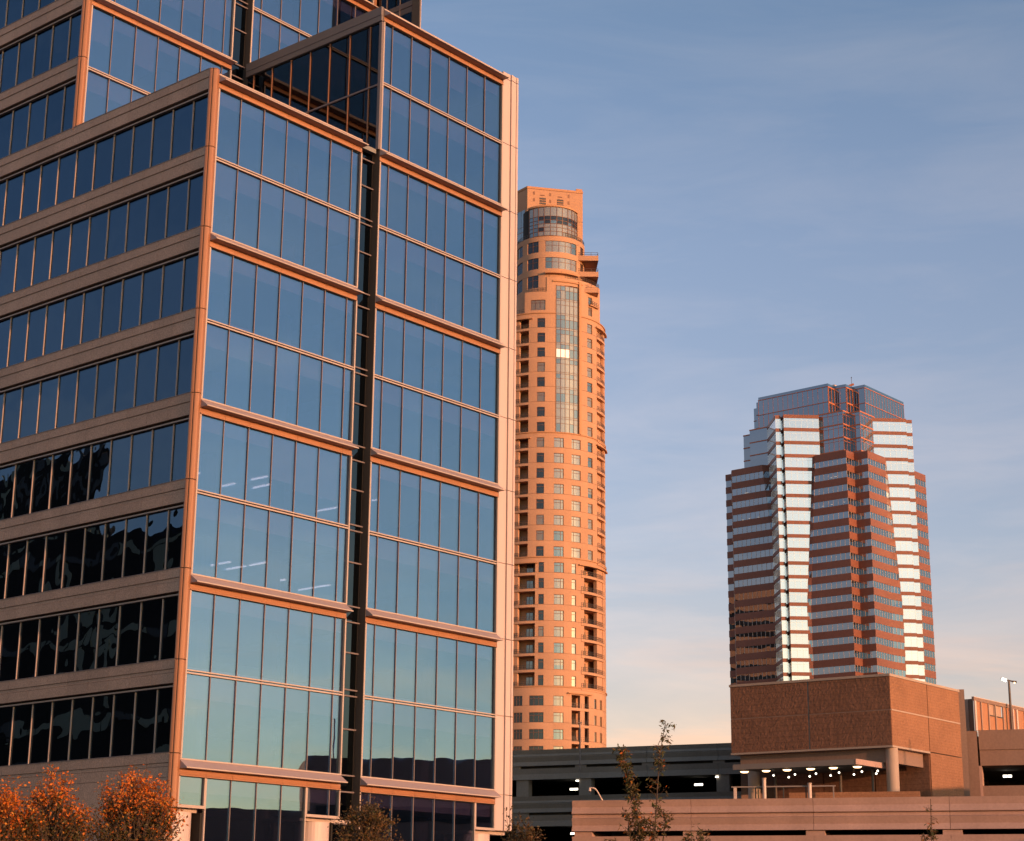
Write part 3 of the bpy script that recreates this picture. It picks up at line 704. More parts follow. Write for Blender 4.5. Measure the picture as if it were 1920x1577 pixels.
    for a in ds: f.arc(c3, r3 - 0.15, r3 + 0.06, a - 0.6, a + 0.6, 157.8, 165.0)
    for z in zl: f.arc(c3, r3 - 0.15, r3 + 0.05, -47, 68, z - 0.05, z + 0.05)
    f.build('drum_frame', M['bronze'], T, stuff=True)
    for j in range(len(zl) - 1):
        for q in range(len(ds) - 1):
            k = 'win_pale'
            if j in (3, 4): k = 'win_dark' if j == 4 else rnd.choice(['win_dark', 'win_teal'])
            if q in (0, 1) and j != 5: k = 'win_teal'
            if q == 2 and j == 1: k = 'win_dark'
            MB(D).arc(c3, r3 - 0.10, r3 - 0.02, ds[q] + 0.6, ds[q + 1] - 0.6, zl[j] + 0.05, zl[j + 1] - 0.05).build('drum_pane', M[k], T)
    MB(D).arc(c3, r3 - 0.6, r3 + 0.25, -50, 70, 165.0, 165.45).build('cornice', M['stucco2'], T)
    MB(D).arc(c3, 0.3, r3 - 0.25, -180, 180, 157.6, 165.2, step=8).build('core', M['dark'], T)
    # crown slab with louvres
    q = [(-4.65, -9.8), (8.6, -6.8), (6.5, 3.0), (-11.0, -1.3)]
    MB(D).prism(q, 157.0, 164.0).build('crown_wall', M['stucco'], T)
    MB(D).prism(q, 164.06, 171.35).build('crown_wall', M['stucco'], T)
    MB(D).prism([(x * 1.01, y * 1.01) for x, y in q], 171.4, 171.95).build('crown_coping', M['stucco2'], T)
    ux, uy = 13.25 / 13.58, 3.0 / 13.58
    def on(s, z0, z1, w, name, m, d=0.12):
        x, y = -4.65 + ux * s, -9.8 + uy * s; nx, ny = uy, -ux
        MB(D).prism([(x, y), (x + nx * d, y + ny * d), (x + nx * d + ux * w, y + ny * d + uy * w), (x + ux * w, y + uy * w)][::-1], z0, z1).build(name, M[m], T)
    for s in (3.0, 7.3):
        for j in range(3): on(s, 168.9 - 0.62 * j, 169.3 - 0.62 * j, 1.5, 'louvre', 'rail')
        on(s + 0.1, 169.8, 170.05, 1.1, 'louvre', 'bronze', 0.06)
    for s in (1.4, 5.4, 9.9):
        for z in (168.2, 169.9): on(s, z, z + 0.85, 0.13, 'vent', 'bronze', 0.05); on(s + 0.26, z, z + 0.85, 0.13, 'vent', 'bronze', 0.05)
    on(12.0, 171.95, 172.5, 1.5, 'crown_parapet', 'stucco2', -0.6)
    on(0.3, 160.2, 160.9, 0.5, 'vent', 'bronze', 0.05); on(12.4, 158.8, 159.5, 0.7, 'vent', 'bronze', 0.05)
    # windows on the shaded flank of the crown
    vx, vy = (-11.0 + 4.65) / 10.6, (-1.3 + 9.8) / 10.6
    for z0, z1 in ((158.6, 160.6), (160.75, 161.9), (162.0, 166.2)):
        for s in (0.9, 2.3, 3.7):
            x, y = -4.65 + vx * s, -9.8 + vy * s; nx, ny = -vy, vx
            MB(D).prism([(x, y), (x + nx * .06, y + ny * .06), (x + nx * .06 + vx * 1.3, y + ny * .06 + vy * 1.3), (x + vx * 1.3, y + vy * 1.3)], z0, z1).build('crown_pane', M['win_teal'], T)
    # right-hand balconies
    for z0, zz in ((152.85, 154.08), (148.85, 150.05), (144.9, 146.0)):
        s = MB(D).prism([(6.2, -10.9), (12.1, -10.8), (12.1, -10.55), (6.2, -10.65)], z0, zz).prism([(11.85, -10.54), (12.1, -10.54), (11.9, -3.3), (11.6, -3.3)], z0, zz).prism([(6.2, -10.64), (11.84, -10.54), (11.6, -3.3), (6.0, -3.3)], z0, z0 + 0.3).build('balcony_slab', M['stucco'], T)
        m = MB(D)
        for dz in (0.28, 0.78): m.tube([(7.0, -10.75, zz + dz), (12.0, -10.7, zz + dz), (11.8, -3.4, zz + dz)], 0.05, 5)
        for p in ((7.2, -10.75), (8.8, -10.75), (10.4, -10.72), (12.0, -10.7), (11.95, -8.5), (11.9, -6), (11.8, -3.4)): m.tube([(p[0], p[1], zz), (p[0], p[1], zz + 0.82)], 0.05, 5)
        m.build('railing', M['rail'], s)
tower()

# ================================================================== banded granite tower on the right
M['red_stone'] = mat('red_granite', (0.225, 0.082, 0.054), 0.5, objvar=0.06, var=0.10, scale=0.15, fine=0.08, bscale=1.2)
M['orange_trim'] = mat('red_metal_trim', (0.45, 0.16, 0.09), 0.5, var=0.05)
M['glassT'] = glass('blue_tower_glass', 0.30, (0.80, 0.90, 1.0), solid=(0.015, 0.02, 0.03), wav=0.01, wscale=0.3, edge=0.5)
M['glassW'] = glass('sky_glare_glass', 0.72, (0.92, 0.87, 0.86), solid=(0.30, 0.33, 0.36), wav=0.0, wscale=0.35, edge=0.3)  # paler copy of the tower glass, sky glare put into its body colour
M['silver_mullion'] = mat('silver_mullion', (0.80, 0.76, 0.74), 0.25, metal=0.8, var=0.03)
M['pale_mullion'] = mat('pale_mullion', (0.55, 0.44, 0.40), 0.4, var=0.05)
def bank_tower():
    T = thing('office_tower', 'faceted skyscraper of red granite bands and mirror glass with stepped crown', 'tower', (80.12, 519.22, 0), GRID)
    D = EYE; Z = 149.14; h = 4.0
    rnd = random.Random(8)
    def off(poly, d):
        """shift every edge of a ccw polygon outwards by d"""
        n = len(poly); out = []
        for i in range(n):
            p0, p1, p2 = Vector(poly[i - 1]), Vector(poly[i]), Vector(poly[(i + 1) % n])
            e1 = (p1 - p0).normalized(); e2 = (p2 - p1).normalized()
            n1 = Vector((e1.y, -e1.x)); n2 = Vector((e2.y, -e2.x))
            k = 1 + n1.dot(n2)
            q = p1 + (n1 + n2) * (d / k if k > 0.2 else d)
            out.append((q.x, q.y))
        return out
    def ccw(p):
        a = sum(p[i - 1][0] * p[i][1] - p[i][0] * p[i - 1][1] for i in range(len(p)))
        return p if a > 0 else p[::-1]
    def block(pf, ztop, nfl, band, gl, mull=None, top=None, m='red_stone', parapet=None, spacing=1.55, faces=None):
        """pf(z): plan (a, b) at height z; floors counted down from the top, each a stone band over a glass band"""
        P = lambda z: ccw([(a, -bb) for a, bb in pf(z)])
        mb = MB(D)
        for i in range(nfl):
            z1 = ztop - h * i; z0 = z1 - h; zb = z1 - (parapet if (parapet and i == 0) else band)
            MB(D).prism(off(P(zb), 0.10), zb, z1, top=off(P(z1), 0.10)).build('stone_band', M[m], T)
            w = MB(D).prism(P(z0), z0 - 0.02, zb + 0.02, top=P(zb)).build('window_band', M[gl], T)
            if mull:
                pl = P((z0 + zb) / 2); pl0 = P(z0); plb = P(zb)
                for k in range(len(pl)):
                    p, q = Vector(pl[k]), Vector(pl[(k + 1) % len(pl)])
                    e = q - p; L_ = e.length
                    if L_ < 0.8: continue
                    e.normalize(); nn = Vector((e.y, -e.x))
                    # only faces that can be seen from the street side
                    wn = Vector((nn.x * cos(GRID) - nn.y * sin(GRID), nn.x * sin(GRID) + nn.y * cos(GRID)))
                    if wn.y > 0.25: continue
                    c_ = max(1, round(L_ / spacing))
                    for j in range(c_ + 1):
                        t = p + e * (L_ * j / c_)
                        a_ = t + nn * 0.05
                        mb.prism([(a_.x - e.x * .06, a_.y - e.y * .06), (a_.x + e.x * .06, a_.y + e.y * .06), (a_.x + e.x * .06 - nn.x * .1, a_.y + e.y * .06 - nn.y * .1), (a_.x - e.x * .06 - nn.x * .1, a_.y - e.y * .06 - nn.y * .1)][::-1], z0, zb, caps=False)
                    if band < 1.3:
                        zz = z0 + (zb - z0) * 0.76
                        pa, qa = p + nn * 0.04, q + nn * 0.04
                        mb.prism([(pa.x, pa.y), (qa.x, qa.y), (qa.x - nn.x * .08, qa.y - nn.y * .08), (pa.x - nn.x * .08, pa.y - nn.y * .08)][::-1], zz - 0.06, zz + 0.06, caps=False)
        if mull and mb.v: mb.build('mullions', M[mull], T, stuff=True)
        zl = ztop - h * nfl
        MB(D).prism(off(P(zl), 0.10), -1.7, zl - 0.02).build('lower_shaft', M[m], T)
        return P
    nf = 21
    # corner pavilions, turned 45 degrees, their glass paled to paint in the bright sky's reflection
    w1 = [(8.0, -10.8), (-0.7, -2.4), (0.25, -1.45), (1.55, -2.75), (2.05, -2.05), (0.0, 0.0), (7.1, 7.5), (16, -1), (16, -10.8)]
    block(lambda z: w1, Z, nf, 1.05, 'glassW', 'silver_mullion', spacing=1.75)
    w2 = [(19.3, 18.4), (26.3, 25.8), (27.15, 25.0), (28.5, 26.5), (37.0, 18.0), (37.0, 8.0), (29.5, 8.0)]
    block(lambda z: w2, Z, nf, 1.05, 'glassW', 'silver_mullion', spacing=1.75)
    t_ = lambda z: min(1.0, max(0.0, (Z - 12.8 - z) / 44.0))
    def ctr(z):
        t = t_(z)
        return [(5.6 - 2.1 * t, 6.0 - 2.3 * t), (4.5 - 0.4 * t, 7.5 - 2.9 * t), (4.5, 17.7), (8.9, 17.7), (8.9, 22.2), (19.0, 22.2), (21.8 + 2.0 * t, 21.0 + 2.1 * t), (24, 8), (12, -2)]
    block(ctr, Z - 12.8, nf - 3, 2.1, 'glassT', 'pale_mullion', parapet=2.2)
    def lft(z):
        t = t_(z)
        return [(9.4, -25.0), (5.6, -22.3), (5.6, -11.5 + 5.5 * t), (7.5 - 4.0 * t, -9.9 + 5.0 * t), (14, -5), (20, -10), (20, -25.0)]
    block(lft, Z - 12.4, nf - 3, 2.0, 'glassT', 'pale_mullion', parapet=2.0)
    block(lambda z: [(9.3, -26.9), (9.3, -24.6), (21, -24.6), (21, -26.9)], Z - 12.4, nf - 3, 2.0, 'glassT', None, parapet=2.0)
    block(lambda z: [(34.0, 20.6), (46.8, 20.6), (46.8, 2.0), (34.0, 2.0)], Z - 12.4, nf - 3, 2.1, 'glassT', 'pale_mullion', parapet=2.2)
    # middle tier of plain glass with thin trim lines
    m1 = [(8.3, 5.0), (8.3, 15.0), (11.9, 15.0), (11.9, 18.6), (20.5, 18.6), (30, 10), (20, -2), (10.0, -4)]
    block(lambda z: m1, Z + 0.6, 4, 0.40, 'glassT', 'orange_trim', m='orange_trim', spacing=1.7)
    m2 = [(8.2, -17.2), (8.2, -10.6), (18, -4), (24, -17.2)]
    block(lambda z: m2, Z, 4, 0.35, 'glassT', None, m='orange_trim')
    block(lambda z: [(10.6, -21.0), (10.6, -17.0), (24, -17.0), (24, -21.0)], Z - 0.6, 4, 0.35, 'glassT', None, m='orange_trim')
    # crown
    k1 = [(13.4, -17.1), (13.4, 7.4), (17.1, 7.4), (17.4, 11.2), (21.2, 11.3), (21.3, 15.4), (45.3, 15.4), (45.3, -17.1)]
    zc = Z + 2.85 * h
    P = lambda pl: ccw([(a, -bb) for a, bb in pl])
    lv = [(zc, zc - 0.85), (zc - 1.05, zc - 5.6), (zc - 5.85, zc - 10.4), (zc - 10.65, Z - 6)]
    mb = MB(D)
    for z1, z0 in lv:
        MB(D).prism(P(k1), z0, z1).build('window_band', M['glassT'], T)
        MB(D).prism(off(P(k1), 0.12), z0 - 0.21, z0 - 0.02).build('trim_band', M['orange_trim'], T)
    pl = P(k1)
    for k in range(len(pl)):
        p, q = Vector(pl[k]), Vector(pl[(k + 1) % len(pl)]); e = q - p; L_ = e.length; e.normalize(); nn = Vector((e.y, -e.x))
        c_ = max(2, round(L_ / 1.7))
        for j in range(c_ + 1):
            t = p + e * (L_ * j / c_); a_ = t + nn * 0.04
            mb.prism([(a_.x - e.x * .05, a_.y - e.y * .05), (a_.x + e.x * .05, a_.y + e.y * .05), (a_.x + e.x * .05 - nn.x * .1, a_.y + e.y * .05 - nn.y * .1), (a_.x - e.x * .05 - nn.x * .1, a_.y - e.y * .05 - nn.y * .1)][::-1], zc - 10.4, zc - 1.05, caps=False)
    mb.build('mullions', M['orange_trim'], T, stuff=True)
    for pl, z in (([(16.2, -19.6), (16.2, -17.0), (40, -17.0), (40, -19.6)], zc - 0.5), ([(20.0, -23.0), (20.0, -19.5), (40, -19.5), (40, -23.0)], zc - 1.0)):
        MB(D).prism(P(pl), Z - 8, z).build('window_band', M['glassT'], T)
        for q in range(1, 5): MB(D).prism(off(P(pl), 0.1), z - 4.2 * q, z - 4.2 * q + 0.25).build('trim_band', M['orange_trim'], T)
    # bronze frames in the notches
    for (a0, b0, zt_) in ((13.4, 7.42, zc), (17.4, 11.32, zc)):
        fr = MB(D)
        for j in range(3): fr.box(a0 + 0.1 + 1.7 * j, a0 + 0.28 + 1.7 * j, -b0 - 0.12, -b0, zt_ - 13, zt_ - 0.9)
        for z in (0.9, 5.75, 10.5): fr.box(a0 + 0.28, a0 + 3.6, -b0 - 0.11, -b0, zt_ - z - 0.35, zt_ - z)
        fr.build('notch_frame', M['orange_trim'], T, stuff=True)
    # roof gear
    MB(D).box(20, 30, -6, 4, zc - 0.5, zc + 1.5).build('roof_plant', M['white_paint'], T)
    MB(D).tube([(24, -7, zc), (24.5, -8, zc + 1.6), (25.4, -9.5, zc + 2.2)], 0.35, 6).build('roof_crane', M['orange_trim'], T)
    MB(D).tube([(25, -9, zc), (25, -9, zc + 4.2)], 0.07, 5).build('mast', M['rail'], T)
    MB(D).cyl(25, -9, zc + 4.2, zc + 4.5, 0.2, 0.05, 6).build('beacon', M['rail'], T)
    # lit ceiling lamps behind a few panes
    for (a, bb, z) in ((4.35, 12.6, Z - 20.3), (4.35, 14.0, Z - 20.2), (4.35, 9.5, Z - 28.3), (4.35, 12.4, Z - 28.2), (4.35, 16.6, Z - 28.1), (5.5, -17.5, Z - 20.2), (5.5, -16.8, Z - 20.2), (5.5, -18.7, Z - 28.3), (5.5, -16.4, Z - 28.2), (5.5, -13.2, Z - 28.2)):
        MB(D).box(a, a + 0.05, -bb - 0.3, -bb + 0.3, z - 0.06, z + 0.06).build('ceiling_light', M['win_lit'], T)
bank_tower()

# ================================================================== parking garages
M['pink_conc'] = mat('warm_concrete', (0.41, 0.265, 0.225), 0.85, objvar=0.03, var=0.12, scale=0.35, fine=0.05, bscale=3, bump=0.05, streak=0.25)
M['grey_conc'] = mat('grey_concrete', (0.285, 0.245, 0.21), 0.85, objvar=0.04, var=0.12, scale=0.3, fine=0.05, bscale=3, streak=0.25)
M['brown_conc'] = mat('brown_concrete', (0.26, 0.165, 0.13), 0.85, var=0.09, scale=0.35, fine=0.06, bscale=3, streak=0.3)
M['rock'] = mat('split_face_block', (0.225, 0.105, 0.065), 0.9, var=0.14, scale=0.7, fine=0.13, bump=0.28, bscale=3.4, course=0.40, objvar=0.05)
M['smooth_block'] = mat('sanded_block', (0.295, 0.14, 0.077), 0.9, var=0.12, scale=0.5, fine=0.12, bscale=5, bump=0.15, course=0.20, objvar=0.04)
M['trim_conc'] = mat('cast_trim', (0.42, 0.31, 0.25), 0.7, var=0.06)
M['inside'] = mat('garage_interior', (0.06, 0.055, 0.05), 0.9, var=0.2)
M['lamp_white'] = lamp_mat('lamp_white', (1.0, 0.90, 0.74), 2.2)
M['lamp_warm'] = lamp_mat('lamp_warm', (1.0, 0.62, 0.30), 3.0)
M['steel'] = mat('canopy_steel', (0.26, 0.21, 0.19), 0.5, var=0.06)
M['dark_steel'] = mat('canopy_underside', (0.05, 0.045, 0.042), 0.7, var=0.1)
M['pink_paint'] = mat('cream_pole_paint', (0.60, 0.46, 0.40), 0.45, var=0.04)
D = EYE
def rib(z0, z1, inn, out):
    """one fold of the cast panel: leans in, then flares out"""
    m = z0 + (z1 - z0) * 0.52
    return [(0.0, z1), (inn, m), (-out, z0)]
def front_garage():
    T = thing('parking_garage', 'rosy sunlit concrete garage deck wall with folded panels, running along the front right', 'parking garage', (18.55, 118.56, 0), R(-16))
    js = [-14.96, -7.05, 0.8, 9.23, 17.4, 25.6, 33.8, 42.0]
    front = [(0.0, 8.68), (0.13, 8.24), (-0.08, 7.84), (-0.05, 7.80), (0.14, 7.79), (0.14, 7.56), (-0.06, 7.50), (0.12, 7.08), (-0.10, 6.70)]
    prof = [(0.42, 8.68)] + front + [(0.42, 6.70)]
    low = [(0.42, 6.37), (0.02, 6.37), (0.10, 6.0), (-0.08, 5.55), (0.10, 5.5), (0.10, 5.2), (-0.08, 4.9), (0.42, 4.9)]
    for i in range(len(js) - 1):
        a, b_ = js[i] + 0.012, js[i + 1] - 0.012
        MB(D).sweep(prof, a, b_).build('wall_panel', M['pink_conc'], T)
        MB(D).sweep(low, a, b_).build('wall_panel', M['pink_conc'], T)
    MB(D).box(js[0] + 0.1, js[-1], 0.40, 0.5, 4.9, 8.6).build('wall_backing', M['inside'], T) if False else None
    for x in (-15.1 + 0.3, -7.6, 0.29, 8.74, 16.9, 25.1, 33.3):
        MB(D).box(x, x + 1.18, 0.10, 4.6, -1.7, 6.69).build('column', M['pink_conc'], T)
    MB(D).box(js[0] + 0.4, js[-1], 0.43, 24, 7.2, 7.55).build('deck', M['grey_conc'], T)
    MB(D).box(js[0] + 0.4, js[-1], 0.43, 20, 4.6, 4.88).build('deck', M['grey_conc'], T)
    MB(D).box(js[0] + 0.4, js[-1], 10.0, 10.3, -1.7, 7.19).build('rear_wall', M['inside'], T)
    MB(D).box(js[0] + 0.2, js[-1], 0.45, 0.7, -1.7, 4.5).build('base_wall', M['pink_conc'], T)
    # handrail on the parapet
    H = thing('handrail', 'dark handrail with orange end post standing on the rosy deck wall below the canopy', 'railing', (18.55, 118.56, 0), R(-16))
    MB(D).box(-4.45, 2.2, 0.44, 0.58, 9.42, 9.50).build('top_rail', M['steel'], H)
    for x, m in ((-4.22, 'pink_paint'), (-2.9, 'dark_steel'), (-1.11, 'dark_steel'), (0.33, 'dark_steel'), (2.07, 'steel')):
        w = 0.09 if m == 'pink_paint' else 0.035
        MB(D).box(x - w, x + w, 0.44, 0.58, 7.55, 9.42).build('post', M[m], H)
    for x, z1, lab in ((-2.31, 10.0, 'tall cream capped pipe at the left half of the handrail'), (0.59, 9.65, 'short cream capped pipe at the right half of the handrail')):
        p = thing('vent_pipe', lab, 'pipe', (18.55 + x * cos(R(-16)) + 0.33 * sin(R(16)), 118.56 + x * sin(R(-16)) + 0.33 * cos(R(16)), 0), 0, 'cream pipes rising behind the deck wall')
        MB(D).cyl(0, 0, 7.55, z1 - 0.08, 0.12, n=14).build('pipe', M['pink_paint'], p)
        MB(D).cyl(0, 0, z1 - 0.08, z1, 0.15, n=14).build('cap', M['trim_conc'], p)
    MB(D).box(-0.85, 7.4, 1.2, 1.5, 7.55, 9.12).build('planter_wall', M['smooth_block'], T)
front_garage()
def rear_garage():
    T = thing('parking_garage', 'grey shaded multi-storey garage behind the white pier, dark open decks with lamps', 'parking garage', (18.12, 150.92, 0), R(-25))
    js = [-31.9, -25.7, -19.55, -13.4, -7.36, -1.15, 5.05, 11.2, 17.4]
    for lvl in range(3):
        o = -3.9 * lvl
        top = 15.43 + o
        prof = [(0.4, top), (0.0, top), (0.10, top - 0.36), (0.0, top - 0.56), (0.04, top - 0.585), (0.04, top - 0.62), (-0.02, top - 0.64), (0.10, top - 1.0), (-0.03, top - 1.35), (0.4, top - 1.35)]
        z1 = top - 1.585
        sp = [(0.4, z1), (0.02, z1), (0.10, z1 - 0.45), (0.0, z1 - 0.92), (0.4, z1 - 0.92)]
        for i in range(len(js) - 1):
            MB(D).sweep(prof, js[i] + 0.015, js[i + 1] - 0.015).build('parapet_panel', M['grey_conc'], T)
            MB(D).sweep(sp, js[i] + 0.015, js[i + 1] - 0.015).build('spandrel_panel', M['grey_conc'], T)
            MB(D).box(js[i] - 0.45, js[i] + 0.55, 0.06, 0.4, top - 1.58, top - 1.355).build('spacer', M['grey_conc'], T)
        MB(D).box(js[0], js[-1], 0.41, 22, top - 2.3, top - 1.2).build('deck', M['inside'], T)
    for x in (-31.6, -25.5, -19.3, -13.5, -1.35, 5.0, 11.2):
        MB(D).box(x, x + 1.1, 0.12, 0.95, -1.7, 13.8).build('column', M['grey_conc'], T)
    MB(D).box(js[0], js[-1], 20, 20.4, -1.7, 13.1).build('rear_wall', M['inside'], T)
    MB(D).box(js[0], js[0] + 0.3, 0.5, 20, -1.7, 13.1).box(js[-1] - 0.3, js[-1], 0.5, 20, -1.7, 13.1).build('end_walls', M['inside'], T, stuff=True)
    for x, y, z in ((-16.4, 5, 12.37), (-4.95, 5, 12.48), (-16.34, 5, 8.6), (-9.6, 9, 12.3)):
        if y > 8: continue
        a = MB(D).box(x - 0.02, x + 0.78, y, y + 0.12, z - 0.02, z + 0.20).build('deck_lamp_housing', M['dark_steel'], T)
        MB(D).box(x, x + 0.34, y - 0.03, y - 0.005, z, z + 0.17).build('lamp', M['lamp_white'], a)
        MB(D).box(x + 0.38, x + 0.74, y - 0.03, y - 0.005, z, z + 0.17).build('lamp', M['lamp_white'], a)
    for x, z in ((-13.75, 12.68), (-1.4, 12.68)):
        MB(D).box(x, x + 0.24, 0.02, 0.10, z, z + 0.12).build('wall_lamp', M['lamp_white'], T)
rear_garage()
def side_garage():
    T = thing('parking_garage', 'brown concrete garage at the right edge with one lit open deck behind a column', 'parking garage', (36.95, 145.38, 0), R(-18))
    MB(D).box(0.0, 26, 0.0, 0.4, 14.5, 16.03).build('parapet_panel', M['brown_conc'], T)
    MB(D).box(0.02, 26, 0.08, 0.45, 13.28, 14.48).build('spandrel_panel', M['brown_conc'], T)
    MB(D).box(-1.1, -0.13, 0.02, 1.2, 9.0, 16.0).build('column', M['brown_conc'], T)
    MB(D).box(-1.6, -1.2, 0.3, 1.2, 9.0, 16.3).build('column', M['brown_conc'], T)
    MB(D).box(-0.11, 0.10, 0.12, 1.9, 9.0, 13.27).build('column', M['pink_conc'], T)  # right jamb: paler concrete paints in the sunlight on the column's side
    MB(D).box(0.0, 26, 0.2, 0.5, 9.0, 11.73).build('low_wall', M['brown_conc'], T)
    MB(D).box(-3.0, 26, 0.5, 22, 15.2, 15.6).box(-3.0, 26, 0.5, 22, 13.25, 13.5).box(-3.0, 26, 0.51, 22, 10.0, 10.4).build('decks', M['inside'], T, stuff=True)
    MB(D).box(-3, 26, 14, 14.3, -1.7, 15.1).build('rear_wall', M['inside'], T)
    MB(D).box(-1.5, 26, 0.52, 0.8, -1.7, 9.9).build('base_wall', M['brown_conc'], T)
    a = MB(D).box(1.40, 2.12, 5.0, 5.1, 12.72, 12.97).build('deck_lamp_housing', M['dark_steel'], T)
    MB(D).box(1.42, 1.74, 4.96, 4.99, 12.75, 12.94).build('lamp', M['lamp_white'], a); MB(D).box(1.78, 2.10, 4.96, 4.99, 12.75, 12.94).build('lamp', M['lamp_white'], a)
    # screen of perforated panels on the roof deck
    W = thing('screen_fence', 'tall perforated metal screen with bright posts on the right garage roof', 'fence', (36.8, 145.42, 0), R(90 - 40.3))
    M['mesh_screen'] = mat('perforated_screen', (0.42, 0.19, 0.10), 0.6, var=0.06, scale=2.0)
    M['screen_pale'] = mat('pale_screen', (0.46, 0.29, 0.21), 0.6, var=0.06, scale=2.0)
    xs = [0.0, 1.02, 2.32, 3.53, 4.91, 6.16, 6.76, 7.47, 8.9, 10.4, 11.9, 13.4]
    for i in range(len(xs) - 1):
        z = 16.05
        if i in (2, 3, 8, 9):
            MB(D).box(xs[i] + 0.04, xs[i + 1] - 0.04, 0.02, 0.06, z, 17.40).build('screen_panel', M['mesh_screen'], W)
            MB(D).box(xs[i] + 0.04, xs[i + 1] - 0.04, 0.10, 0.14, 17.50, 18.35).build('screen_panel', M['screen_pale'], W)
            MB(D).box(xs[i] + 0.04, xs[i + 1] - 0.04, 0.0, 0.1, 17.41, 17.49).build('screen_rail', M['dark_steel'], W)
        else: MB(D).box(xs[i] + 0.04, xs[i + 1] - 0.04, 0.02, 0.06, z, 18.35).build('screen_panel', M['mesh_screen'], W)
    MB(D).box(-0.1, 13.5, -0.03, 0.16, 18.36, 18.62).build('top_beam', M['brown_conc'], W)
    MB(D).box(-0.1, 13.5, -0.05, 0.18, 18.625, 18.68).build('top_rail', M['pink_paint'], W)
    for x, w in ((0, 0.14), (1.02, 0.04), (2.32, 0.04), (3.53, 0.04), (4.91, 0.04), (6.2, 0.12), (6.76, 0.09), (7.47, 0.12), (8.9, .04), (10.4, .04), (11.9, .12)):
        MB(D).box(x - w, x + w, -0.10, 0.015, 16.0, 18.35).build('post', M['pink_paint'] if w > .05 else M['trim_conc'], W)
    # short return of the screen towards the left
    for i, x in enumerate((-0.05, 0.35, 0.75)):
        MB(D).box(-0.12, -0.02, 0.1 + 0.4 * i, 0.46 + 0.4 * i, 16.0, 18.5).build('return_panel', M['brown_metal'] if i != 1 else M['steel'], W)
    MB(D).tube([(-0.1, 0.9, 18.6), (-0.1, 0.9, 19.15), (-0.1, 1.25, 19.2), (-0.1, 1.3, 18.6)], 0.04, 6).build('ladder_hoop', M['rail'], W)
side_garage()

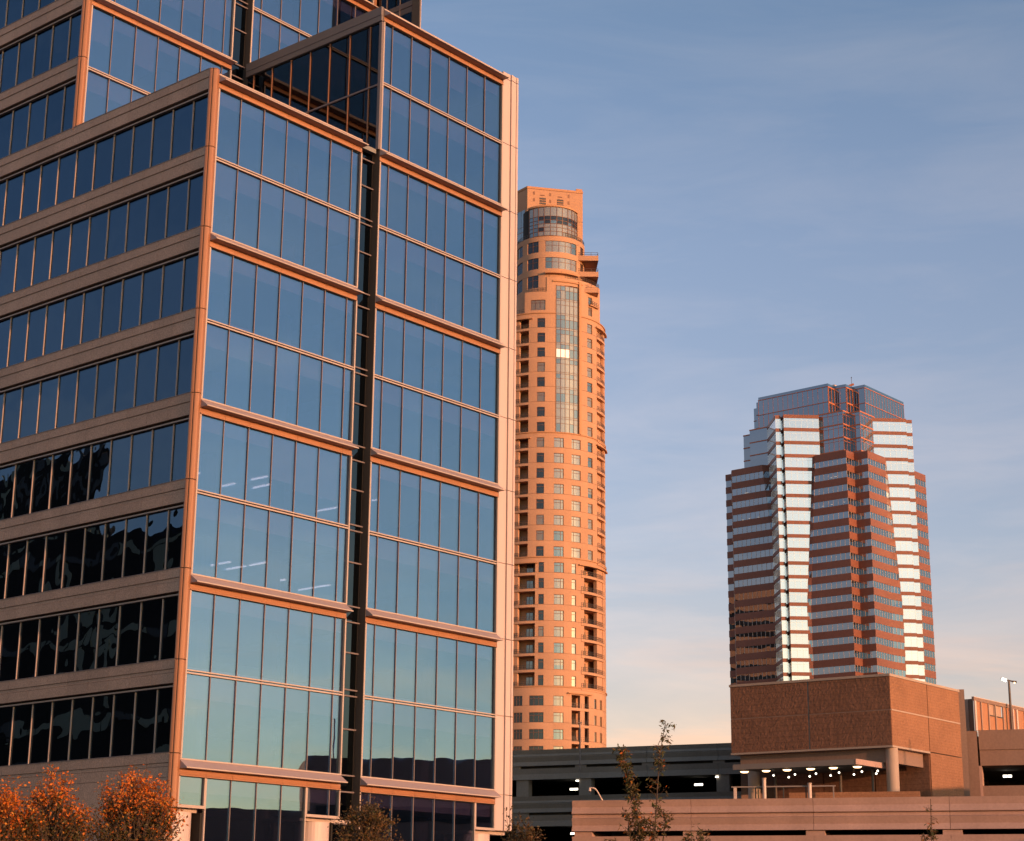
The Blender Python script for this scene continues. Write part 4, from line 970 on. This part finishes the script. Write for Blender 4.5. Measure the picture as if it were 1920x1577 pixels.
# ------------------------------------------------------------------ masonry stair block over the deck
aL, aR = R(-56.32), R(39.2)
dL = Vector((sin(aL), cos(aL))); dR = Vector((sin(aR), cos(aR)))
PC_ = Vector((26.4, 127.29))
def pp(s, t): q = PC_ + dL * s + dR * t; return (q.x - PC_.x, q.y - PC_.y)
def block_house():
    T = thing('stair_block', 'heavy brown masonry block raised on columns over the garage deck', 'building', (PC_.x, PC_.y, 0))
    D = EYE
    def poly(s0, s1, t0, t1): return [pp(s0, t0), pp(s0, t1), pp(s1, t1), pp(s1, t0)]
    MB(D).prism(poly(0.12, 12.2, 0.12, 10.6), 12.9, 17.75).build('inner_block', M['dark_steel'], T)
    rnd = random.Random(4)
    def panel(face, a0, a1, z0, z1, m, amp, step):
        """rough-faced masonry panel, its relief modelled"""
        nx = max(2, int((a1 - a0) / step)); nz = max(2, int((z1 - z0) / step))
        vs, fs = [], []
        for j in range(nz + 1):
            for i in range(nx + 1):
                a = a0 + (a1 - a0) * i / nx; z = z0 + (z1 - z0) * j / nz
                edge = i in (0, nx) or j in (0, nz)
                d = 0.0 if edge else rnd.gauss(0, amp)
                q = pp(a, -d) if face == 'L' else pp(-d, a)
                vs.append((q[0], q[1], z + D))
        for j in range(nz):
            for i in range(nx):
                k = j * (nx + 1) + i
                f = (k, k + 1, k + nx + 2, k + nx + 1)
                fs.append(f if face == 'R' else f[::-1])
        # back rim so that the panel has thickness
        b0 = len(vs)
        for a, z in ((a0, z0), (a1, z0), (a1, z1), (a0, z1)):
            q = pp(a, 0.13) if face == 'L' else pp(0.13, a); vs.append((q[0], q[1], z + D))
        rim = [[i for i in range(nx + 1)], [j * (nx + 1) + nx for j in range(nz + 1)], [nz * (nx + 1) + i for i in range(nx, -1, -1)], [j * (nx + 1) for j in range(nz, -1, -1)]]
        for k, ed in enumerate(rim): fs.append(tuple(ed) + (b0 + (k + 1) % 4, b0 + k))
        me = bpy.data.meshes.new('masonry_panel'); me.from_pydata(vs, [], fs); me.materials.append(M[m])
        return link('masonry_panel', me, T)
    for s0, s1 in ((0.03, 6.13), (6.27, 12.34)):
        for z0, z1 in ((12.97, 15.37), (15.45, 17.72)): panel('L', s0, s1, z0, z1, 'rock', 0.0045, 0.10)
    for t0, t1 in ((0.03, 5.57), (5.66, 10.72)):
        for z0, z1 in ((12.97, 15.36), (15.46, 17.72)): panel('R', t0, t1, z0, z1, 'smooth_block', 0.010, 0.16)
    panel('R', 5.66, 10.72, 7.55, 12.90, 'smooth_block', 0.010, 0.16)
    MB(D).prism([pp(-0.05, -0.06), pp(-0.05, 10.78), pp(12.4, 10.78), pp(12.4, -0.06)], 17.73, 17.90).build('coping', M['trim_conc'], T)
    MB(D).prism([pp(-0.03, -0.05), pp(-0.03, 5.6), pp(12.38, 5.6), pp(12.38, -0.05)], 12.83, 12.96).build('bottom_trim', M['trim_conc'], T)
    MB(D).prism([pp(-0.03, 0.05), pp(-0.03, 10.7), pp(0.1, 10.7), pp(0.1, 0.05)], 15.365, 15.455).build('course_trim', M['trim_conc'], T)
    MB(D).prism([pp(0.05, 0.02), pp(0.05, 0.12), pp(12.3, 0.12), pp(12.3, 0.02)], 15.372, 15.448).build('course_trim', M['brown_conc'], T)
    MB(D).prism([pp(6.16, 0.02), pp(6.16, 0.12), pp(6.24, 0.12), pp(6.24, 0.02)], 12.97, 17.7).build('joint_trim', M['steel'], T)
    # beams, columns and the wall behind
    MB(D).prism(poly(0.5, 11.9, 0.45, 0.9), 11.85, 12.82).build('beam', M['brown_conc'], T)
    MB(D).prism(poly(0.45, 0.49, 0.95, 5.4), 11.85, 12.82).build('beam', M['brown_conc'], T)
    MB(D).prism(poly(0.52, 0.9, 0.95, 5.4), 11.85, 12.82).build('beam', M['brown_conc'], T)
    MB(D).prism(poly(0.2, 12.1, 5.7, 10.5), 7.55, 12.82).build('lower_core', M['rock'], T)
    for z0, z1 in ((7.55, 12.8),):
        for s0, s1 in ((0.1, 4.2), (4.3, 8.2), (8.3, 12.0)):
            MB(D).prism(poly(s0, s1, 5.60, 5.69), z0, z1).build('wall_panel', M['rock'], T)
    q = pp(0.39, 0.62); MB(D).cyl(q[0], q[1], 7.55, 12.82, 0.43, n=28).build('column', M['trim_conc'], T)
    q = pp(11.25, 1.1); MB(D).cyl(q[0], q[1], 7.55, 12.82, 0.43, n=28).build('column', M['trim_conc'], T)
    # unseen block added to keep the sun off the rear garage
    MB(D).prism([(-9.0, 12.0), (7.5, 9.5), (9.5, 18.0), (-6.5, 21.0)], 7.0, 18.1).build('sun_blocker', M['brown_conc'], T)
    # canopy with its lamps
    K = thing('canopy', 'flat steel canopy with round lamps projecting under the masonry block', 'canopy', (PC_.x, PC_.y, 0))
    c0 = Vector((23.4, 125.4)) - PC_
    def cq(s, t): v = c0 + dL * s + dR * t; return (v.x, v.y)
    MB(D).prism([cq(0, 0), cq(0, 5.6), cq(8.9, 5.6), cq(8.9, 0)], 11.56, 11.82).build('roof_plate', M['steel'], K)
    MB(D).prism([cq(-0.12, -0.14), cq(-0.12, 0.0), cq(9.1, 0.0), cq(9.1, -0.14)], 11.44, 11.80).build('fascia', M['steel'], K)
    MB(D).prism([cq(-0.16, -0.14), cq(-0.16, 5.6), cq(-0.01, 5.6), cq(-0.01, -0.14)], 11.46, 11.83).build('fascia', M['pink_conc'], K)  # right edge of the steel canopy, its sunlight put into a warm paler colour
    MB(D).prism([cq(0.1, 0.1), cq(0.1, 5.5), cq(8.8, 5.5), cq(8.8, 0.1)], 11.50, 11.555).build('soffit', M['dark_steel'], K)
    for s in (0.8, 3.2, 8.2):
        v = cq(s, 4.0); MB(D).cyl(v[0], v[1], 7.55, 11.49, 0.09, n=10).build('post', M['brown_metal'], K)
    names = ['at the right corner of the canopy', 'second from the right canopy corner', 'third from the right canopy corner', 'third from the left canopy end', 'second from the left canopy end', 'at the left end of the canopy']
    for s, nm in zip((0.14, 1.9, 3.58, 5.36, 6.96, 8.64), names):
        v = c0 + dL * s + dR * 0.6
        B = thing('lamp', 'glowing round dish lamp ' + nm, 'lamp', (PC_.x + v.x, PC_.y + v.y, 0), 0, 'dish lamps under the canopy edge')
        MB(D).cyl(0, 0, 11.36, 11.44, 0.34, 0.10, 18).build('dish', M['corner_metal'], B)
        MB(D).cyl(0, 0, 11.28, 11.355, 0.20, 0.30, 18).build('diffuser', M['lamp_warm'], B)
        MB(D).cyl(0, 0, 11.445, 11.50, 0.04, 0.04, 8).build('stem', M['rail'], B)
    rows = [(2.6, 11.2, (7.55, 5.89, 4.29, 2.55, 0.86, -0.3)), (1.2, 10.9, (5.59, 4.0, 2.44, 0.72, -0.9))]
    wire = thing('bulb_string', 'string of small bare bulbs hung below the canopy', 'string lights', (PC_.x, PC_.y, 0))
    for t, z, ss in rows:
        for s in ss:
            v = cq(s, t)
            bo = MB(D).tube([(v[0], v[1], z + 0.06), (v[0], v[1], 11.49)], 0.012, 4).build('cord', M['rail'], wire)
            MB(D).cyl(v[0], v[1], z - 0.06, z, 0.045, 0.075, 10).cyl(v[0], v[1], z, z + 0.06, 0.075, 0.03, 10).build('bulb', M['lamp_white'], bo)
block_house()
def lamp_post():
    T = thing('lamp_post', 'tall twin-head lamp post above the screen fence, left head lit', 'lamp post', (40.75, 149.5, 0))
    MB(D).tube([(0, 0, 14.0), (0, 0, 20.5)], [0.13, 0.09], 10).build('pole', M['brown_metal'], T)
    MB(D).tube([(-0.25, 0, 20.6), (0.35, 0, 20.45)], 0.06, 6).build('arm', M['brown_metal'], T)
    h = MB(D).tube([(-0.62, 0.05, 20.72), (-0.22, 0, 20.55)], [0.12, 0.16], 10).build('lamp_head', M['grey_metal'], T)
    MB(D).tube([(-0.60, -0.1, 20.67), (-0.24, -0.12, 20.51)], [0.11, 0.13], 10).build('lamp', M['lamp_white'], h)
    h = MB(D).tube([(0.62, 0, 20.42), (0.25, 0, 20.47)], [0.09, 0.07], 8).build('lamp_head', M['brown_metal'], T)
    MB(D).tube([(0.48, -0.05, 20.34), (0.40, -0.05, 20.35)], 0.05, 8).build('lamp', M['lamp_warm'], h)
    P = thing('lamp_post', 'thin grey pole standing on the shaded garage roof before the apartment tower', 'lamp post', (5.78, 150.6, 0))
    MB(D).tube([(0, 0, 13.0), (0, 0, 16.85)], 0.06, 8).build('pole', M['grey_metal'], P)
    MB(D).box(-0.16, 0.16, -0.1, 0.1, 16.85, 16.95).build('lamp_head', M['grey_metal'], P)
    C_ = thing('camera_pole', 'pale curved pole with a dome camera above the left end of the rosy wall', 'security camera', (6.24, 122.75, 0))
    pts = [(0.05, 0, 7.4), (0.02, 0, 8.60)] + [(-0.41, 0, 9.33), (-0.52, 0, 9.46), (-0.64, 0, 9.51), (-0.91, 0, 9.54)]
    MB(D).tube(pts, [0.055, 0.055, 0.05, 0.05, 0.05, 0.05], 8).build('pole', M['pink_paint'], C_, smooth=True)
    k = MB(D).cyl(-0.88, 0, 9.31, 9.53, 0.10, 0.06, 12).build('camera_housing', M['pink_paint'], C_)
    MB(D).cyl(-0.88, 0, 9.22, 9.305, 0.05, 0.10, 12).build('dome', M['rail'], k)
lamp_post()

# ------------------------------------------------------------------ buildings outside the frame that the glass mirrors
def mirrored():
    G = thing('parking_garage', 'brown stepped garage wing opposite the glass block, seen mirrored in its lowest panes', 'parking garage', (62, 90, 0))
    MB().box(0, 18, 3.4, 20.6, 0, 16.6).build('tall_wing', M['brown_conc'], G)
    MB().box(0, 18, -34, 3.38, 0, 12.0).build('low_wing', M['brown_conc'], G)
    for z in (3.2, 7.2): MB().box(-0.06, 0.5, -33, 2.8, z, z + 1.5).build('deck_opening', M['inside'], G)
    for z in (3.2, 7.2, 11.2): MB().box(-0.06, 0.5, 4.0, 20, z, z + 1.3).build('deck_opening', M['inside'], G)
    MB().tube([(3, 6, 16.6), (3, 6, 20.5)], 0.08, 6).build('mast', M['rail'], G)
    H = thing('office_building', 'dark brown tower across the street, only seen mirrored in the granite-banded ribbon windows', 'building', (-14.7368, 83.0138, 0), GRID)
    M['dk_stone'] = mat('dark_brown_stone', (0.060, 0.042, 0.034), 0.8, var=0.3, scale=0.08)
    M['beige_stone'] = mat('beige_stone', (0.75, 0.66, 0.48), 0.8, var=0.2, scale=0.1)
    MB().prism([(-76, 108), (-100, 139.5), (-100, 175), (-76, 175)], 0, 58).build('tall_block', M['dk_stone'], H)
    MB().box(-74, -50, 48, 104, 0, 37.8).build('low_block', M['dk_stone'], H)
    rnd = random.Random(2)
    for i in range(15):
        z = 1.6 + 3.9 * i
        if i < 9:
            for j in range(15):
                v = 48.5 + 3.6 * j
                MB().box(-50, -49.9, v, v + 3.2, z + 2.5, z + 3.4).build('stone_band', M['beige_stone'] if rnd.random() < 0.6 else M['grey_metal'], H)
                if rnd.random() < 0.3: MB().box(-50, -49.93, v + 0.3, v + 1.9, z, z + 2.3).build('window', M['beige_stone'], H)
        for j in range(16):
            v = 109 + 4.0 * j
            if rnd.random() < 0.7: MB().box(-76, -75.9, v, v + 1.9, z + 0.4, z + 3.0).build('window', M['beige_stone'] if rnd.random() < 0.6 else M['grey_metal'], H)
    S_ = thing('apartment_tower', 'sunlit apricot slab tower hidden behind the glass block, seen mirrored in the banded skyscraper', 'tower', (-66, 492, 0), R(18))
    MB().box(-12, 12, -14, 14, 0, 126).build('wall', M['stucco'], S_)
    for i in range(30):
        MB().box(12, 12.1, -13, 13, 4 + 4 * i, 5.8 + 4 * i).build('window_band', M['win_dark'], S_)
mirrored()

# ------------------------------------------------------------------ trees and shrubs
M['bark'] = mat('bark', (0.085, 0.055, 0.04), 0.9, var=0.2, scale=6)
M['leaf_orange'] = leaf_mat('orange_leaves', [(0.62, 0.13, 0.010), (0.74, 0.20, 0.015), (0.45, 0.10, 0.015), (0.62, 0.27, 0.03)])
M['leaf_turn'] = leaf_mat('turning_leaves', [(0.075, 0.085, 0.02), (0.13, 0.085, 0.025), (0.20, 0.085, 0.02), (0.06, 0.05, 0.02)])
M['leaf_brown'] = leaf_mat('brown_leaves', [(0.13, 0.07, 0.025), (0.08, 0.06, 0.02), (0.20, 0.09, 0.025), (0.06, 0.045, 0.02)])
M['leaf_green'] = leaf_mat('olive_leaves', [(0.06, 0.07, 0.018), (0.10, 0.10, 0.03), (0.085, 0.06, 0.02), (0.15, 0.10, 0.03)])
def leaf_mesh(pts, size, rnd, mats, pick, aspect=0.6, drop=0.0):
    """one folded leaf (two triangles a side) at each point"""
    v, f, mi = [], [], []
    for p in pts:
        s = size * rnd.uniform(0.45, 1.5)
        d = Vector((rnd.gauss(0, 1), rnd.gauss(0, 1), rnd.gauss(0, 0.8) - drop)).normalized()
        n = Vector((rnd.gauss(0, 1), rnd.gauss(0, 1), rnd.gauss(0, 1)))
        w = d.cross(n).normalized() * s * aspect * 0.5; k = len(v); d = d * s
        up = d.cross(w).normalized() * s * 0.08
        P = Vector(p)
        v += [tuple(P), tuple(P + d * 0.5 + w + up), tuple(P + d), tuple(P + d * 0.5 - w + up)]
        f += [(k, k + 1, k + 2), (k, k + 2, k + 3)]; m = pick(p); mi += [m, m]
    me = bpy.data.meshes.new('leaves'); me.from_pydata(v, [], f)
    for m in mats: me.materials.append(m)
    me.polygons.foreach_set('material_index', mi); me.update(); return me
def bushy(name, label, cat, loc, h, lobes, n, size, mats, pick, seed, z_trunk, group=None, shoots=()):
    """tapered trunk with limbs, twigs and leaf sprays; lobes: (x, y, z, rx, ry, rz, weight)"""
    rnd = random.Random(seed)
    T = thing(name, label, cat, loc, 0, group)
    MB().tube([(0, 0, 0), (0.05, 0.02, z_trunk * 0.5), (0, 0, z_trunk), (0.03, 0, z_trunk + 1.0)], [0.14, 0.11, 0.09, 0.05], 8).build('trunk', M['bark'], T)
    tw = MB(); pts = []
    tot = sum(l[6] for l in lobes)
    for (x, y, z, rx, ry, rz, wt) in lobes:
        m = max(6, int(n * wt / tot / 26))
        for i in range(m):
            while True:
                a = Vector((rnd.uniform(-1, 1), rnd.uniform(-1, 1), rnd.uniform(-1, 1)))
                if 0.25 < a.length < 1: break
            a = a * (0.55 + 0.45 * rnd.random()) if rnd.random() < 0.4 else a.normalized() * rnd.uniform(0.75, 1.08)
            c = Vector((x + a.x * rx, y + a.y * ry, z + a.z * rz))
            base = Vector((c.x * 0.35, c.y * 0.35, max(z_trunk * 0.8, c.z - rnd.uniform(0.8, 1.6))))
            mid = (base + c) / 2 + Vector((rnd.gauss(0, .08), rnd.gauss(0, .08), rnd.gauss(0, .08)))
            tw.tube([base, mid, c], [0.022, 0.014, 0.006], 4)
            for j in range(26):
                t = rnd.uniform(0.55, 1.1); q = mid.lerp(c, t) if t < 1 else c
                pts.append(q + Vector((rnd.gauss(0, .13), rnd.gauss(0, .13), rnd.gauss(0, .13))))
    for (x, y, z, L_) in shoots:
        p0 = Vector((x * 0.6, y * 0.6, z - L_)); p1 = Vector((x, y, z))
        tw.tube([p0, (p0 + p1) / 2, p1], [0.02, 0.014, 0.005], 4)
        for j in range(int(26 * L_)):
            q = p0.lerp(p1, rnd.uniform(0.2, 1.0)); pts.append(q + Vector((rnd.gauss(0, .06), rnd.gauss(0, .06), rnd.gauss(0, .06))))
    tw.build('branches', M['bark'], T, stuff=True)
    link('crown', leaf_mesh(pts, size, rnd, mats, pick, 0.6), T, stuff=True)
    return T
E_ = EYE
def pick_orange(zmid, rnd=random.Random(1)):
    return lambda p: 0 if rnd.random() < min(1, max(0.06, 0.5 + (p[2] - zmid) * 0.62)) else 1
ot = [M['leaf_orange'], M['leaf_turn']]
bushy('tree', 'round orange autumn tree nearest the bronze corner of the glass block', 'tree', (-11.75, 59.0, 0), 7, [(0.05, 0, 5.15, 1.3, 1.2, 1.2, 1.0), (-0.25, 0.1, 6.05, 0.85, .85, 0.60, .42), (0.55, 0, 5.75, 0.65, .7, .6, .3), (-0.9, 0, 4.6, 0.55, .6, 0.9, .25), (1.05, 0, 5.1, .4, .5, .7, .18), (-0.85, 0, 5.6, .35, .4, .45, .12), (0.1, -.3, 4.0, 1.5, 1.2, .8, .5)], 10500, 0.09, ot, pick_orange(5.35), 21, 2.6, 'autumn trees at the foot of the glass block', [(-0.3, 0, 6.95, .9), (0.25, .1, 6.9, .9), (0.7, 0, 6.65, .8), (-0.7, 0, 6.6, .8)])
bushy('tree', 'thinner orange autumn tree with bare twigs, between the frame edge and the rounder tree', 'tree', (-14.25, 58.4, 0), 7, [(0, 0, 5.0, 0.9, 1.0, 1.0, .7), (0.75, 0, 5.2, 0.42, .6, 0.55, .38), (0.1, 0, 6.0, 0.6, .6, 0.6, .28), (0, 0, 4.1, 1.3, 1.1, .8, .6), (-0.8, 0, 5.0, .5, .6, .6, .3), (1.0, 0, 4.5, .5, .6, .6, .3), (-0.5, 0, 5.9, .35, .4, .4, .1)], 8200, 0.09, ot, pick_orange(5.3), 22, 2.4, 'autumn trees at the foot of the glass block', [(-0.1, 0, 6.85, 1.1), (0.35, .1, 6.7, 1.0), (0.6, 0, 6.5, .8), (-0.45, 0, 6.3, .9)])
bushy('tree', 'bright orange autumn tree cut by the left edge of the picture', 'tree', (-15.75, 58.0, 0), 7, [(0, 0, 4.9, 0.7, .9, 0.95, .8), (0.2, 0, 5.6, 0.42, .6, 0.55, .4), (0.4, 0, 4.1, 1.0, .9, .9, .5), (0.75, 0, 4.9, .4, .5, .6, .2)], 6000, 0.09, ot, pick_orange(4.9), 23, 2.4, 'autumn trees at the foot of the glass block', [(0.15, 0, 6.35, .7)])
bt = [M['leaf_brown'], M['leaf_turn']]
pb_ = lambda p, r=random.Random(6): 0 if r.random() < 0.7 else 1
bushy('shrub_tree', 'dark brown-leaved tree in front of the column between the glass stacks', 'tree', (-5.3, 69.9, 0), 6, [(0, 0, 5.2, 1.25, 1.2, 1.15, 1), (-0.1, 0, 4.2, 1.45, 1.3, .9, .7), (0.1, 0, 6.1, 0.7, .7, .45, .25)], 8500, 0.10, bt, pb_, 31, 2.2, 'brown-leaved trees below the glass stacks')
bushy('shrub_tree', 'sparse brown tree with bare upright twigs at the foot of the white pier', 'tree', (0.35, 75.0, 0), 6, [(0.2, 0, 5.4, 0.75, .8, 0.85, .8), (-0.1, 0, 4.5, 0.95, .9, .8, .7)], 3800, 0.10, bt, pb_, 32, 2.2, 'brown-leaved trees below the glass stacks', [(-0.45, 0, 6.6, 1.2), (-0.2, .1, 6.75, 1.3), (0.1, 0, 6.5, 1.0), (0.5, 0, 6.3, .8)])
gt = [M['leaf_green'], M['leaf_brown'], M['leaf_orange']]
def sapling(label, x, y, stems, seed, group=None, name='sapling'):
    """thin stems with drooping narrow leaves; stems: list of (points, density, spread)"""
    rnd = random.Random(seed); T = thing(name, label, 'young tree', (x, y, 0), 0, group)
    tw = MB(); pts = []
    for si, (P, dens, spread) in enumerate(stems):
        P = [Vector(p) for p in P]
        MB().tube(P, [0.045 * (1 - 0.75 * k / (len(P) - 1)) for k in range(len(P))], 6).build('stem', M['bark'], T)
        for k in range(len(P) - 1):
            L_ = (P[k + 1] - P[k]).length
            for j in range(int(dens * L_)):
                b0 = P[k].lerp(P[k + 1], rnd.random())
                a = rnd.uniform(0, 2 * pi); l = spread * rnd.uniform(0.3, 1.0)
                e = b0 + Vector((cos(a) * l, sin(a) * l, rnd.uniform(0.1, 0.9) * l))
                tw.tube([b0, e], [0.010, 0.004], 3)
                for q in range(9): pts.append(b0.lerp(e, rnd.uniform(0.3, 1.08)) + Vector((rnd.gauss(0, .045), rnd.gauss(0, .045), rnd.gauss(0, .045))))
    tw.build('twigs', M['bark'], T, stuff=True)
    pk = lambda p, r=random.Random(seed): r.choices((0, 1, 2), (0.62, 0.33, 0.05))[0]
    link('foliage', leaf_mesh(pts, 0.165, rnd, gt, pk, 0.32, 0.5), T, stuff=True)
sapling('tall feathery sapling rising highest, its tip against the sky', 5.45, 69.8, [([(0, 0, 0), (0.02, 0, 3), (0.0, 0, 5.3), (0.12, 0, 6.9), (0.22, 0, 8.3), (0.48, 0, 9.62)], 11, 0.42), ([(0, 0, 3.5), (0.3, 0.1, 5.0), (0.45, 0, 6.2)], 12, 0.35)], 41, 'feathery saplings before the rosy wall')
sapling('leaning feathery sapling whose tip bends left before the shaded garage', 5.0, 69.9, [([(0, 0, 0), (0.02, 0, 3), (-0.1, 0, 5.4), (-0.28, 0, 6.6), (-0.55, 0, 7.7), (-0.85, 0, 8.62)], 34, 0.30), ([(0.02, 0, 3), (-0.35, 0, 4.6), (-0.55, 0, 6.2)], 15, 0.42), ([(0.0, 0, 3), (-0.75, 0, 4.4), (-1.1, 0, 5.2)], 13, 0.38), ([(0.02, 0, 3), (0.35, 0, 4.6), (0.3, 0, 5.9)], 14, 0.42)], 42, 'feathery saplings before the rosy wall')
sapling('low leafy shrub in front of the first garage slit', 7.0, 69.6, [([(0, 0, 0), (0, 0, 3.6), (-0.35, 0, 5.45)], 16, 0.32), ([(0, 0, 2.5), (0.1, 0, 4), (0.25, 0, 5.5)], 18, 0.32), ([(0, 0, 2.5), (0.3, 0, 4), (0.55, 0, 5.1)], 16, 0.3)], 43, 'feathery saplings before the rosy wall')
sapling('lone slim sapling before the right part of the rosy wall', 15.42, 68.3, [([(0, 0, 0), (0.0, 0, 3), (0, 0, 5), (0.05, 0, 6.72)], 7, 0.26), ([(0, 0, 4.2), (-0.2, 0, 5.2), (-0.28, 0, 5.5)], 10, 0.22)], 44, 'feathery saplings before the rosy wall')
